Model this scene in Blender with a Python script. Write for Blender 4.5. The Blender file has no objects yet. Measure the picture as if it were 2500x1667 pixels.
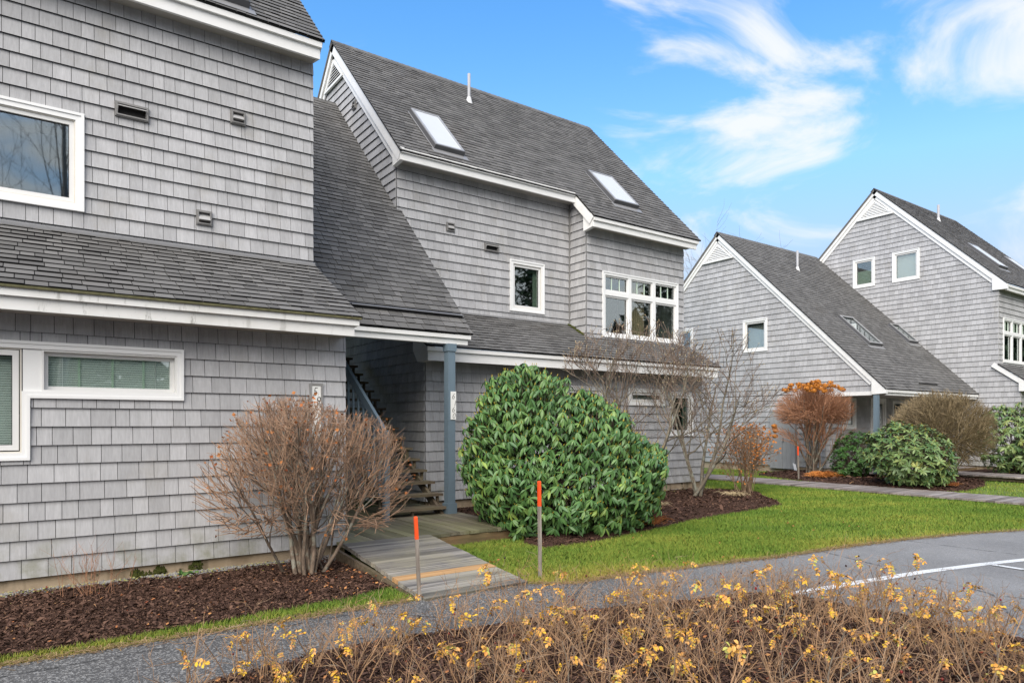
import bpy, math, random
import numpy as np
from mathutils import Vector, Matrix

scene = bpy.context.scene
C = scene.collection
R = math.radians

# ------------------------------------------------------------------ camera
CAM_YAW = 54.416            # angle between the view axis and the facades (X runs along the facades, Y into the houses)
cam_data = bpy.data.cameras.new('camera')
cam = bpy.data.objects.new('camera', cam_data); C.objects.link(cam)
cam.location = (0, 0, 1.6)
cam.rotation_euler = (R(90), 0, R(CAM_YAW - 90))
cam_data.sensor_width = 36.0
cam_data.lens = 23.9
cam_data.shift_y = 0.0798
cam_data.clip_start = 0.05
cam_data.clip_end = 3000
scene.camera = cam

# ------------------------------------------------------------------ sky
SUN_EL, SUN_AZ = 42.0, 232.0        # azimuth measured clockwise from +Y
world = bpy.data.worlds.new('World'); scene.world = world; world.use_nodes = True
wt = world.node_tree; wt.nodes.clear()
def wn(t, **k):
    n = wt.nodes.new(t)
    for a, b in k.items(): setattr(n, a, b)
    return n
def wl(a, b): wt.links.new(a, b)
def wmath(op, a, b=None, clamp=False):
    n = wn('ShaderNodeMath', operation=op, use_clamp=clamp)
    for i, v in enumerate((a, b)):
        if v is None: continue
        if isinstance(v, (int, float)): n.inputs[i].default_value = v
        else: wl(v, n.inputs[i])
    return n.outputs[0]
sky = wn('ShaderNodeTexSky', sky_type='NISHITA')
sky.sun_disc = False; sky.sun_elevation = R(SUN_EL); sky.sun_rotation = R(SUN_AZ)
sky.altitude = 0; sky.air_density = 1.0; sky.dust_density = 0.3; sky.ozone_density = 1.6
tc = wn('ShaderNodeTexCoord')
mp = wn('ShaderNodeMapping'); mp.inputs['Rotation'].default_value = (R(20), R(-35), R(12)); mp.inputs['Scale'].default_value = (1.0, 1.25, 2.3)
mp.inputs['Location'].default_value = (0.9, 0.3, 1.4)
wl(tc.outputs['Generated'], mp.inputs[0])
n1 = wn('ShaderNodeTexNoise'); n1.inputs['Scale'].default_value = 3.6; n1.inputs['Detail'].default_value = 8; n1.inputs['Roughness'].default_value = 0.56
n1.inputs['Distortion'].default_value = 0.9
wl(mp.outputs[0], n1.inputs['Vector'])
n2 = wn('ShaderNodeTexNoise'); n2.inputs['Scale'].default_value = 1.1; n2.inputs['Detail'].default_value = 3
wl(mp.outputs[0], n2.inputs['Vector'])
dens = wmath('ADD', wmath('ADD', wmath('MULTIPLY', n1.outputs[0], 1.35), wmath('MULTIPLY', n2.outputs[0], 0.35)), -0.27)
for dv, amp, wide in (((.805, .452, .385), .14, .935), ((.45, .80, .40), -.08, .90), ((-.55, .55, .62), .16, .85), ((.843, .301, .444), -.04, .97), ((.685, .529, .50), -.05, .975), ((.83, .42, .40), .07, .975), ((-.75, -.45, .48), .34, .55), ((.12, -.88, .45), .34, .55), ((.80, -.40, .45), .24, .7), ((0, 0, 1), .14, .85)):
    dp_ = wn('ShaderNodeVectorMath', operation='DOT_PRODUCT'); wl(tc.outputs['Generated'], dp_.inputs[0]); dp_.inputs[1].default_value = Vector(dv).normalized()
    mr_ = wn('ShaderNodeMapRange', interpolation_type='SMOOTHSTEP'); wl(dp_.outputs['Value'], mr_.inputs['Value']); mr_.inputs['From Min'].default_value = wide; mr_.inputs['From Max'].default_value = 1.0
    dens = wmath('ADD', dens, wmath('MULTIPLY', mr_.outputs[0], amp))
cr = wn('ShaderNodeMapRange'); cr.inputs['From Min'].default_value = 0.66; cr.inputs['From Max'].default_value = 0.98
cr.interpolation_type = 'SMOOTHSTEP'
wl(dens, cr.inputs['Value'])
cloud = wmath('MULTIPLY', cr.outputs[0], 0.9)
vivid = wn('ShaderNodeHueSaturation'); vivid.inputs['Saturation'].default_value = 1.3; vivid.inputs['Hue'].default_value = 0.498; vivid.inputs['Value'].default_value = 1.12
wl(sky.outputs[0], vivid.inputs['Color'])
lum = wn('ShaderNodeRGBToBW'); wl(vivid.outputs[0], lum.inputs[0])
cap = wmath('MINIMUM', wmath('DIVIDE', 2.55, wmath('MAXIMUM', lum.outputs[0], 0.01)), 1.0)      # sky brightness is capped so the whole horizon does not glare
capped = wn('ShaderNodeMix', data_type='RGBA', blend_type='MULTIPLY'); capped.inputs['Factor'].default_value = 1; wl(vivid.outputs[0], capped.inputs['A']); wl(cap, capped.inputs['B'])
pf = wn('ShaderNodeMapRange', interpolation_type='SMOOTHSTEP'); wl(lum.outputs[0], pf.inputs['Value']); pf.inputs['From Min'].default_value = 1.2; pf.inputs['From Max'].default_value = 5.0; pf.inputs['To Max'].default_value = 0.9
pale = wn('ShaderNodeMix', data_type='RGBA'); wl(pf.outputs[0], pale.inputs['Factor']); wl(capped.outputs['Result'], pale.inputs['A']); pale.inputs['B'].default_value = (2.1, 2.62, 3.4, 1)
mixc = wn('ShaderNodeMix', data_type='RGBA')
wl(cloud, mixc.inputs['Factor']); wl(pale.outputs['Result'], mixc.inputs['A']); mixc.inputs['B'].default_value = (3.5, 3.55, 3.7, 1)
bg = wn('ShaderNodeBackground'); bg.inputs['Strength'].default_value = 0.075
wl(mixc.outputs['Result'], bg.inputs['Color'])
wo = wn('ShaderNodeOutputWorld'); wl(bg.outputs[0], wo.inputs[0])

# ------------------------------------------------------------------ sun (thin overcast: wide and soft)
sun_data = bpy.data.lights.new('sun', 'SUN'); sun = bpy.data.objects.new('sun', sun_data); C.objects.link(sun)
sun_data.energy = 1.45; sun_data.angle = R(60); sun_data.color = (1.0, 0.94, 0.86)
sd = Vector((math.sin(R(SUN_AZ)) * math.cos(R(SUN_EL)), math.cos(R(SUN_AZ)) * math.cos(R(SUN_EL)), math.sin(R(SUN_EL))))
sun.rotation_euler = sd.to_track_quat('Z', 'Y').to_euler()

vs = scene.view_settings
vs.view_transform = 'Standard'; vs.look = 'None'; vs.gamma = 1; vs.exposure = 1.92; vs.use_curve_mapping = False
scene.cycles.max_bounces = 8; scene.cycles.transparent_max_bounces = 16
scene.cycles.use_adaptive_sampling = True

# ------------------------------------------------------------------ materials
class NT:
    def __init__(s, name):
        s.m = bpy.data.materials.new(name); s.m.use_nodes = True
        s.t = s.m.node_tree; s.b = s.t.nodes['Principled BSDF']; s.out = s.t.nodes['Material Output']
        s.b.inputs['Roughness'].default_value = 0.8
    def n(s, typ, **k):
        n = s.t.nodes.new(typ)
        for a, b in k.items(): setattr(n, a, b)
        return n
    def l(s, a, b): s.t.links.new(a, b)
    def val(s, sock, v):
        if isinstance(v, (int, float)): sock.default_value = v
        elif isinstance(v, tuple): sock.default_value = v if len(v) == 4 else (*v, 1)
        else: s.l(v, sock)
    def math(s, op, a, b=0.0, clamp=False):
        n = s.n('ShaderNodeMath', operation=op, use_clamp=clamp); s.val(n.inputs[0], a); s.val(n.inputs[1], b); return n.outputs[0]
    def pos(s): return s.n('ShaderNodeNewGeometry').outputs['Position']
    def map(s, v, scale=(1, 1, 1), rot=(0, 0, 0), loc=(0, 0, 0)):
        n = s.n('ShaderNodeMapping'); s.l(v, n.inputs[0])
        n.inputs['Scale'].default_value = scale; n.inputs['Rotation'].default_value = rot; n.inputs['Location'].default_value = loc
        return n.outputs[0]
    def noise(s, v, scale=5, detail=4, rough=0.5, dist=0):
        n = s.n('ShaderNodeTexNoise'); s.l(v, n.inputs['Vector'])
        n.inputs['Scale'].default_value = scale; n.inputs['Detail'].default_value = detail
        n.inputs['Roughness'].default_value = rough; n.inputs['Distortion'].default_value = dist
        return n.outputs[0]
    def voro(s, v, scale, feat='F1', out='Distance'):
        n = s.n('ShaderNodeTexVoronoi', feature=feat); s.l(v, n.inputs['Vector']); n.inputs['Scale'].default_value = scale
        return n.outputs[out]
    def ramp(s, f, a, b):
        n = s.n('ShaderNodeMapRange', clamp=True, interpolation_type='SMOOTHSTEP'); s.l(f, n.inputs['Value'])
        n.inputs['From Min'].default_value = a; n.inputs['From Max'].default_value = b
        return n.outputs[0]
    def mix(s, f, a, b, mode='MIX'):
        n = s.n('ShaderNodeMix', data_type='RGBA', blend_type=mode)
        s.val(n.inputs['Factor'], f); s.val(n.inputs['A'], a); s.val(n.inputs['B'], b); return n.outputs['Result']
    def tint(s, name='tint'):
        a = s.n('ShaderNodeAttribute', attribute_name=name); b = s.n('ShaderNodeAttribute', attribute_name=name, attribute_type='OBJECT')
        return s.math('ADD', a.outputs['Fac'], b.outputs['Fac'])
    def hsv(s, c, v=1.0, sat=1.0, h=0.5):
        n = s.n('ShaderNodeHueSaturation'); s.val(n.inputs['Color'], c); s.val(n.inputs['Value'], v); s.val(n.inputs['Saturation'], sat); s.val(n.inputs['Hue'], h); return n.outputs[0]
    def col(s, c): s.val(s.b.inputs['Base Color'], c); return s
    def rough(s, r): s.val(s.b.inputs['Roughness'], r); return s
    def bump(s, h, strength=0.3, dist=0.01):
        n = s.n('ShaderNodeBump'); s.l(h, n.inputs['Height']); n.inputs['Strength'].default_value = strength; n.inputs['Distance'].default_value = dist
        s.l(n.outputs[0], s.b.inputs['Normal']); return s

MAT = {}
def plain(name, c, rough=0.7, var=0.12, scale=6.0, spec=0.3):
    k = NT(name); p = k.pos()
    f = k.noise(p, scale, 5, 0.6)
    v = k.math('ADD', k.math('MULTIPLY', k.math('SUBTRACT', f, 0.5), var * 2), 1.0)
    k.col(k.hsv(c, v)).rough(rough); k.b.inputs['Specular IOR Level'].default_value = spec
    MAT[name] = k.m; return k

# cedar-look siding shingles: tint per shingle, vertical grain, a little algae low on the wall
k = NT('siding'); p = k.pos()
g1 = k.noise(k.map(p, (55, 55, 2.2)), 1.0, 4, 0.65)
g2 = k.noise(k.map(p, (14, 14, 1.0)), 1.0, 3, 0.5)
big = k.noise(p, 0.9, 4, 0.6)
t = k.tint()
v = k.math('ADD', k.math('MULTIPLY', k.math('SUBTRACT', g1, 0.5), 0.55), 1.0)
v = k.math('ADD', v, k.math('MULTIPLY', k.math('SUBTRACT', g2, 0.5), 0.22))
v = k.math('ADD', v, k.math('MULTIPLY', k.math('SUBTRACT', big, 0.5), 0.22))
v = k.math('MULTIPLY', v, k.math('ADD', 0.89, k.math('MULTIPLY', t, 0.22)))
v = k.math('MULTIPLY', v, k.math('ADD', 0.90, k.math('MULTIPLY', k.ramp(k.noise(k.map(p, (1.1, 1.1, 0.22)), 1.3, 4, 0.6), 0.3, 0.62), 0.10)))
base = k.hsv((0.410, 0.408, 0.414), v)
sepz = k.n('ShaderNodeSeparateXYZ'); k.l(p, sepz.inputs[0])
low = k.math('SUBTRACT', 1.0, k.ramp(sepz.outputs[2], 0.12, 0.75))
alg = k.math('MULTIPLY', low, k.ramp(k.noise(p, 3.0, 5, 0.65), 0.42, 0.72))
base = k.mix(k.math('MULTIPLY', alg, 0.75), base, (0.20, 0.20, 0.13))
base = k.mix(k.math('MULTIPLY', k.ramp(k.noise(k.map(p, (1.6, 1.6, 0.9)), 1.4, 6, 0.7), 0.52, 0.78), 0.38), base, (0.29, 0.265, 0.215))
k.col(base).rough(0.85).bump(g1, 0.25, 0.004); k.b.inputs['Specular IOR Level'].default_value = 0.2
MAT['siding'] = k.m
plain('sheathing', (0.03, 0.029, 0.029), 0.95)  # near-black: the shadow in the gaps between courses is put into this colour

# asphalt roof shingles
k = NT('roofing'); p = k.pos(); t = k.tint()
gr = k.noise(p, 160, 2, 0.7); bl = k.noise(p, 1.1, 5, 0.65); st = k.noise(p, 14, 3, 0.6)
v = k.math('ADD', 0.70, k.math('MULTIPLY', t, 0.42))
v = k.math('MULTIPLY', v, k.math('ADD', 0.72, k.math('MULTIPLY', gr, 0.56)))
v = k.math('MULTIPLY', v, k.math('ADD', 0.80, k.math('MULTIPLY', bl, 0.40)))
v = k.math('ADD', v, k.math('MULTIPLY', k.ramp(st, 0.68, 0.85), 0.35))
base = k.hsv((0.138, 0.134, 0.129), v)
base = k.mix(k.math('MULTIPLY', k.ramp(k.noise(p, 0.5, 4, 0.6), 0.56, 0.78), 0.35), base, (0.085, 0.07, 0.055))
k.col(base).rough(0.9).bump(gr, 0.35, 0.003); k.b.inputs['Specular IOR Level'].default_value = 0.25
MAT['roofing'] = k.m
plain('underlay', (0.012, 0.012, 0.012), 0.95)  # blackened so the open course edges show as painted-in shadow lines

k = NT('trim'); p = k.pos()
c = k.mix(k.math('MULTIPLY', k.ramp(k.noise(k.map(p, (2.5, 2.5, 6)), 1.0, 6, 0.7), 0.42, 0.8), 0.30), (0.78, 0.775, 0.76), (0.50, 0.48, 0.42))
c = k.mix(k.math('MULTIPLY', k.ramp(k.noise(p, 26, 4, 0.7), 0.66, 0.75), 0.35), c, (0.30, 0.29, 0.25))
k.col(c).rough(0.5); MAT['trim'] = k.m
# weathered fascia with mildew specks and drips
k = NT('stained_trim'); p = k.pos()
sp = k.noise(k.map(p, (9, 9, 2.2)), 1.0, 6, 0.7); pl = k.noise(p, 1.1, 3)
xs = k.n('ShaderNodeSeparateXYZ'); k.l(p, xs.inputs[0])
f = k.math('MULTIPLY', k.ramp(sp, 0.53, 0.66), k.ramp(pl, 0.38, 0.62))
c = k.mix(k.math('MULTIPLY', k.ramp(k.noise(p, 2.2, 5, 0.6), 0.40, 0.75), 0.28), (0.74, 0.735, 0.715), (0.44, 0.42, 0.34))
c = k.mix(k.math('MULTIPLY', f, 0.75), c, (0.07, 0.065, 0.04))
k.col(c).rough(0.55); MAT['stained_trim'] = k.m
plain('moss_edge', (0.10, 0.095, 0.05), 0.95, 0.8, 22)
plain('moss', (0.055, 0.062, 0.012), 0.95, 0.7, 30)
plain('soffit', (0.40, 0.37, 0.34), 0.7, 0.1, 4)
plain('flashing', (0.22, 0.22, 0.225), 0.45, 0.15, 8)
plain('vinyl', (0.80, 0.80, 0.79), 0.4, 0.03, 2)
plain('sash_white', (0.72, 0.715, 0.70), 0.42, 0.05, 3)
plain('reveal_beige', (0.60, 0.57, 0.51), 0.6, 0.15, 4)  # beige, darker and warmer than the casing
plain('gasket', (0.02, 0.02, 0.022), 0.5)
plain('vent_grey', (0.21, 0.205, 0.20), 0.6, 0.2, 9)
plain('vent_flap', (0.36, 0.355, 0.35), 0.55, 0.12, 7)
plain('vent_inside', (0.075, 0.032, 0.018), 0.9, 0.4, 14)  # dark brown fill set inside the vent opening
plain('room_dark', (0.035, 0.037, 0.036), 0.9)
plain('room_wall', (0.42, 0.32, 0.21), 0.9, 0.1)
plain('curtain', (0.26, 0.33, 0.26), 0.8, 0.2, 8)
plain('blind', (0.74, 0.78, 0.76), 0.55, 0.06, 3)
plain('grille_mint', (0.60, 0.72, 0.60), 0.5, 0.05)
plain('shade_grey', (0.55, 0.55, 0.55), 0.7, 0.05)
plain('skylight_frame', (0.10, 0.10, 0.105), 0.4, 0.2)
plain('skylight_edge', (0.30, 0.30, 0.305), 0.35, 0.2)
plain('skylight_shade', (0.56, 0.57, 0.57), 0.25, 0.03, 2, 0.5)
plain('skylight_well', (0.55, 0.64, 0.60), 0.6, 0.1)
plain('pipe', (0.36, 0.36, 0.37), 0.4, 0.15)
plain('pipe_boot', (0.58, 0.58, 0.58), 0.35, 0.1)
plain('blue_paint', (0.135, 0.185, 0.225), 0.5, 0.08, 5)
plain('door_blue', (0.028, 0.045, 0.062), 0.4, 0.1)
plain('sign_white', (0.80, 0.80, 0.77), 0.45, 0.04)
plain('sign_frame', (0.26, 0.255, 0.25), 0.7, 0.1)
plain('sign_ink', (0.035, 0.028, 0.02), 0.5, 0.1)
plain('batten_grey', (0.31, 0.31, 0.31), 0.75, 0.15, 5)
plain('brass', (0.45, 0.32, 0.10), 0.35)

k = NT('concrete'); p = k.pos()
c = k.mix(k.ramp(k.noise(p, 2.0, 6, 0.65), 0.3, 0.7), (0.27, 0.20, 0.125), (0.46, 0.36, 0.25))
c = k.mix(k.ramp(k.noise(k.map(p, (3, 3, 0.5)), 1.2, 4, 0.6), 0.52, 0.7), c, (0.12, 0.095, 0.055))
c = k.mix(k.math('MULTIPLY', k.ramp(k.noise(p, 2.4, 4, 0.7), 0.62, 0.68), 0.9), c, (0.03, 0.033, 0.012))
k.col(c).rough(0.92).bump(k.noise(p, 30, 4), 0.4, 0.008); MAT['concrete'] = k.m

def wood(name, a, b, streak=(1.2, 30, 30), green=0.0, gcol=(0.16, 0.16, 0.075), rough=0.8):
    k = NT(name); p = k.pos(); t = k.tint()
    g = k.noise(k.map(p, streak), 1.0, 6, 0.7, 0.4); g2 = k.noise(k.map(p, tuple(x * 0.25 for x in streak)), 1.0, 4, 0.6)
    c = k.mix(k.ramp(k.math('ADD', k.math('MULTIPLY', g, 0.6), k.math('MULTIPLY', g2, 0.4)), 0.32, 0.68), a, b)
    if green: c = k.mix(k.math('MULTIPLY', k.ramp(k.noise(p, 1.6, 5, 0.6), 0.38, 0.62), green), c, gcol)
    c = k.hsv(c, k.math('ADD', 0.62, k.math('MULTIPLY', t, 0.76)))
    k.col(c).rough(rough).bump(g, 0.5, 0.005); k.b.inputs['Specular IOR Level'].default_value = 0.35
    MAT[name] = k.m
wood('deck_wood', (0.09, 0.075, 0.055), (0.23, 0.20, 0.145), (26, 1.5, 26), 0.6)
wood('ramp_wood', (0.055, 0.052, 0.052), (0.30, 0.275, 0.24), (1.3, 34, 34), 0.55, (0.25, 0.225, 0.155))
wood('new_plank', (0.24, 0.13, 0.055), (0.40, 0.24, 0.11), (1.6, 30, 30))
wood('walk_wood', (0.16, 0.13, 0.115), (0.30, 0.27, 0.25), (1.6, 30, 30), 0.3, (0.11, 0.075, 0.06))
wood('stair_wood', (0.06, 0.042, 0.028), (0.17, 0.13, 0.09), (2.0, 26, 26), 0.25)
wood('skirt_wood', (0.08, 0.045, 0.022), (0.24, 0.15, 0.075), (1.8, 20, 14), 0.3)
wood('stake_wood', (0.12, 0.095, 0.075), (0.34, 0.30, 0.26), (40, 40, 3))
plain('stake_orange', (0.80, 0.085, 0.018), 0.5, 0.15, 14)

# asphalt
k = NT('asphalt'); p = k.pos()
vc = k.n('ShaderNodeTexVoronoi'); k.l(p, vc.inputs['Vector']); vc.inputs['Scale'].default_value = 95
sp = k.n('ShaderNodeSeparateColor'); k.l(vc.outputs['Color'], sp.inputs[0])
stone = k.ramp(sp.outputs[0], 0.55, 1.0)
c = k.mix(k.math('MULTIPLY', stone, 0.65), (0.062, 0.060, 0.058), (0.36, 0.35, 0.33))
c = k.mix(k.math('MULTIPLY', k.ramp(k.noise(p, 330, 2), 0.58, 0.8), 0.7), c, (0.46, 0.45, 0.43))
xs = k.n('ShaderNodeSeparateXYZ'); k.l(p, xs.inputs[0])
worn = k.ramp(k.math('ADD', xs.outputs[0], k.math('MULTIPLY', k.noise(p, 0.6, 3), 2.0)), 4.5, 9.0)     # the parking lot is older, paler paving
c = k.mix(k.math('MULTIPLY', worn, 0.6), c, (0.27, 0.263, 0.255))
c = k.hsv(c, k.math('ADD', 0.60, k.math('MULTIPLY', k.noise(p, 0.9, 6, 0.65), 0.8)))
crack = k.voro(k.map(p, (1, 1, 1)), 0.32, 'DISTANCE_TO_EDGE')
dcr = k.math('ADD', crack, k.math('MULTIPLY', k.math('SUBTRACT', k.noise(p, 5, 5, 0.7), 0.5), 0.05))
c = k.mix(k.math('MULTIPLY', k.math('SUBTRACT', 1.0, k.ramp(k.math('ABSOLUTE', dcr), 0.0, 0.006)), 0.8), c, (0.015, 0.015, 0.015))
k.col(c).rough(k.math('ADD', 0.78, k.math('MULTIPLY', k.noise(p, 1.2, 4), 0.2))).bump(vc.outputs['Distance'], 0.5, 0.006); MAT['asphalt'] = k.m
k = NT('road_paint'); p = k.pos()
f = k.ramp(k.math('ADD', k.noise(p, 60, 3, 0.7), k.math('MULTIPLY', k.noise(p, 3, 3), 0.4)), 0.52, 0.66)
k.col(k.mix(f, (0.20, 0.20, 0.20), (0.68, 0.68, 0.66))).rough(0.6); MAT['road_paint'] = k.m

k = NT('soil'); p = k.pos()
c = k.mix(k.ramp(k.noise(p, 22, 6, 0.75), 0.32, 0.7), (0.036, 0.021, 0.0155), (0.11, 0.064, 0.048))
c = k.hsv(c, k.math('ADD', 0.7, k.math('MULTIPLY', k.noise(p, 1.4, 4), 0.6)))
k.col(c).rough(1.0).bump(k.noise(p, 40, 6, 0.75), 1.0, 0.03); k.b.inputs['Specular IOR Level'].default_value = 0.05; MAT['soil'] = k.m
k = NT('chips'); t = k.tint(); nt = k.n('ShaderNodeValToRGB'); k.l(t, nt.inputs[0])
e = nt.color_ramp.elements; e[0].position = 0; e[0].color = (0.022, 0.013, 0.010, 1); e[1].position = 1; e[1].color = (0.30, 0.17, 0.085, 1)
for q, cc in ((0.5, (0.098, 0.056, 0.041, 1)), (0.85, (0.165, 0.096, 0.067, 1)), (0.95, (0.17, 0.105, 0.065, 1))):
    x = e.new(q); x.color = cc
k.col(nt.outputs[0]).rough(1.0); k.b.inputs['Specular IOR Level'].default_value = 0.05; MAT['chips'] = k.m
plain('gravel', (0.22, 0.21, 0.20), 0.9, 0.9, 17)

k = NT('turf'); p = k.pos()
c = k.mix(k.ramp(k.noise(p, 0.7, 4, 0.6), 0.35, 0.68), (0.085, 0.14, 0.020), (0.16, 0.18, 0.030))
c = k.mix(k.ramp(k.noise(p, 30, 4, 0.7), 0.45, 0.75), c, (0.06, 0.085, 0.018))
k.col(c).rough(0.95); MAT['turf'] = k.m
k = NT('grass'); t = k.tint(); nt = k.n('ShaderNodeValToRGB'); k.l(t, nt.inputs[0])
e = nt.color_ramp.elements; e[0].position = 0; e[0].color = (0.07, 0.14, 0.02, 1); e[1].position = 1; e[1].color = (0.42, 0.27, 0.085, 1)
for q, cc in ((0.35, (0.15, 0.245, 0.036, 1)), (0.6, (0.29, 0.32, 0.055, 1)), (0.8, (0.36, 0.31, 0.07, 1))):
    x = e.new(q); x.color = cc
k.col(nt.outputs[0]).rough(0.7); k.b.inputs['Specular IOR Level'].default_value = 0.2
MAT['grass'] = k.m

def ramp_mat(name, stops, rough=0.6, spec=0.3):
    k = NT(name); t = k.tint(); nt = k.n('ShaderNodeValToRGB'); k.l(t, nt.inputs[0]); e = nt.color_ramp.elements
    e[0].position = 0; e[0].color = (*stops[0], 1); e[1].position = 1; e[1].color = (*stops[-1], 1)
    for i, s in enumerate(stops[1:-1]):
        x = e.new((i + 1) / (len(stops) - 1)); x.color = (*s, 1)
    f = k.noise(k.pos(), 60, 3); c = k.hsv(nt.outputs[0], k.math('ADD', 0.8, k.math('MULTIPLY', f, 0.4)))
    k.col(c).rough(rough); k.b.inputs['Specular IOR Level'].default_value = spec; MAT[name] = k.m
ramp_mat('rhodo_leaf', [(0.048, 0.115, 0.034), (0.078, 0.165, 0.045), (0.125, 0.22, 0.058), (0.26, 0.35, 0.055)], 0.42, 0.4)
ramp_mat('rhodo_leaf_pale', [(0.060, 0.12, 0.035), (0.12, 0.19, 0.060), (0.20, 0.26, 0.085), (0.30, 0.30, 0.07)], 0.42, 0.4)
ramp_mat('azalea_leaf', [(0.028, 0.075, 0.014), (0.05, 0.12, 0.022), (0.09, 0.17, 0.035)], 0.5, 0.35)
ramp_mat('bud', [(0.34, 0.26, 0.03), (0.46, 0.36, 0.06)], 0.5)
ramp_mat('rose_leaf', [(0.62, 0.40, 0.035), (0.66, 0.36, 0.045), (0.62, 0.33, 0.12), (0.52, 0.22, 0.05), (0.42, 0.40, 0.10)], 0.65, 0.2)
ramp_mat('rose_stem', [(0.13, 0.085, 0.055), (0.30, 0.175, 0.095), (0.38, 0.235, 0.13), (0.22, 0.185, 0.145)], 0.8, 0.2)
ramp_mat('rose_hip', [(0.18, 0.012, 0.010), (0.03, 0.012, 0.012)], 0.4)
ramp_mat('dead_leaf', [(0.30, 0.10, 0.035), (0.40, 0.16, 0.05), (0.26, 0.07, 0.03)], 0.7, 0.2)
ramp_mat('fallen_leaf', [(0.34, 0.12, 0.05), (0.45, 0.22, 0.08), (0.24, 0.05, 0.025)], 0.8, 0.15)
ramp_mat('straw', [(0.36, 0.27, 0.15), (0.50, 0.40, 0.25)], 0.8, 0.2)
ramp_mat('dead_thatch', [(0.20, 0.12, 0.06), (0.36, 0.25, 0.13), (0.14, 0.085, 0.05)], 0.9, 0.1)
ramp_mat('dead_fern', [(0.42, 0.14, 0.03), (0.50, 0.20, 0.05)], 0.8, 0.2)
ramp_mat('flower_dry', [(0.42, 0.145, 0.022), (0.55, 0.22, 0.035), (0.34, 0.12, 0.03)], 0.8, 0.15)
ramp_mat('yellow_bits', [(0.42, 0.42, 0.06), (0.5, 0.46, 0.2)], 0.8, 0.1)
def bark(name, a, b, lichen=0.0):
    k = NT(name); p = k.pos(); t = k.tint()
    c = k.mix(k.ramp(k.noise(k.map(p, (1, 1, 0.35)), 26, 5, 0.7), 0.3, 0.7), a, b)
    if lichen: c = k.mix(k.math('MULTIPLY', k.ramp(k.noise(p, 9, 4, 0.6), 0.52, 0.62), lichen), c, (0.27, 0.29, 0.24))
    k.col(k.hsv(c, k.math('ADD', 0.7, k.math('MULTIPLY', t, 0.6)))).rough(0.9); MAT[name] = k.m
bark('shrub_bark', (0.085, 0.06, 0.042), (0.21, 0.155, 0.112), 0.5)
bark('shrub_twig', (0.19, 0.112, 0.07), (0.40, 0.255, 0.165))
bark('magnolia_bark', (0.09, 0.075, 0.052), (0.20, 0.165, 0.12), 0.5)
bark('magnolia_twig', (0.10, 0.072, 0.052), (0.22, 0.155, 0.115))
bark('spirea_twig', (0.19, 0.125, 0.075), (0.34, 0.23, 0.15))
bark('hydrangea_twig', (0.22, 0.10, 0.052), (0.42, 0.215, 0.12))
bark('round_twig', (0.14, 0.105, 0.055), (0.30, 0.225, 0.125))
bark('far_bark', (0.15, 0.13, 0.115), (0.24, 0.20, 0.175))
plain('needles', (0.022, 0.042, 0.018), 0.8, 0.6, 3)

# window glass: clear pane with a real reflection
k = NT('glass'); k.t.nodes.remove(k.b)
gl = k.n('ShaderNodeBsdfGlossy'); gl.inputs['Roughness'].default_value = 0.02; gl.inputs['Color'].default_value = (0.92, 0.96, 0.95, 1)
tr = k.n('ShaderNodeBsdfTransparent'); tr.inputs['Color'].default_value = (0.91, 0.95, 0.93, 1)
lw = k.n('ShaderNodeLayerWeight'); lw.inputs['Blend'].default_value = 0.5
f = k.math('ADD', k.math('MULTIPLY', k.math('POWER', lw.outputs['Facing'], 3.0), 0.75), 0.19, True)
ms = k.n('ShaderNodeMixShader'); k.l(f, ms.inputs[0]); k.l(tr.outputs[0], ms.inputs[1]); k.l(gl.outputs[0], ms.inputs[2])
k.l(ms.outputs[0], k.out.inputs[0]); MAT['glass'] = k.m
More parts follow.
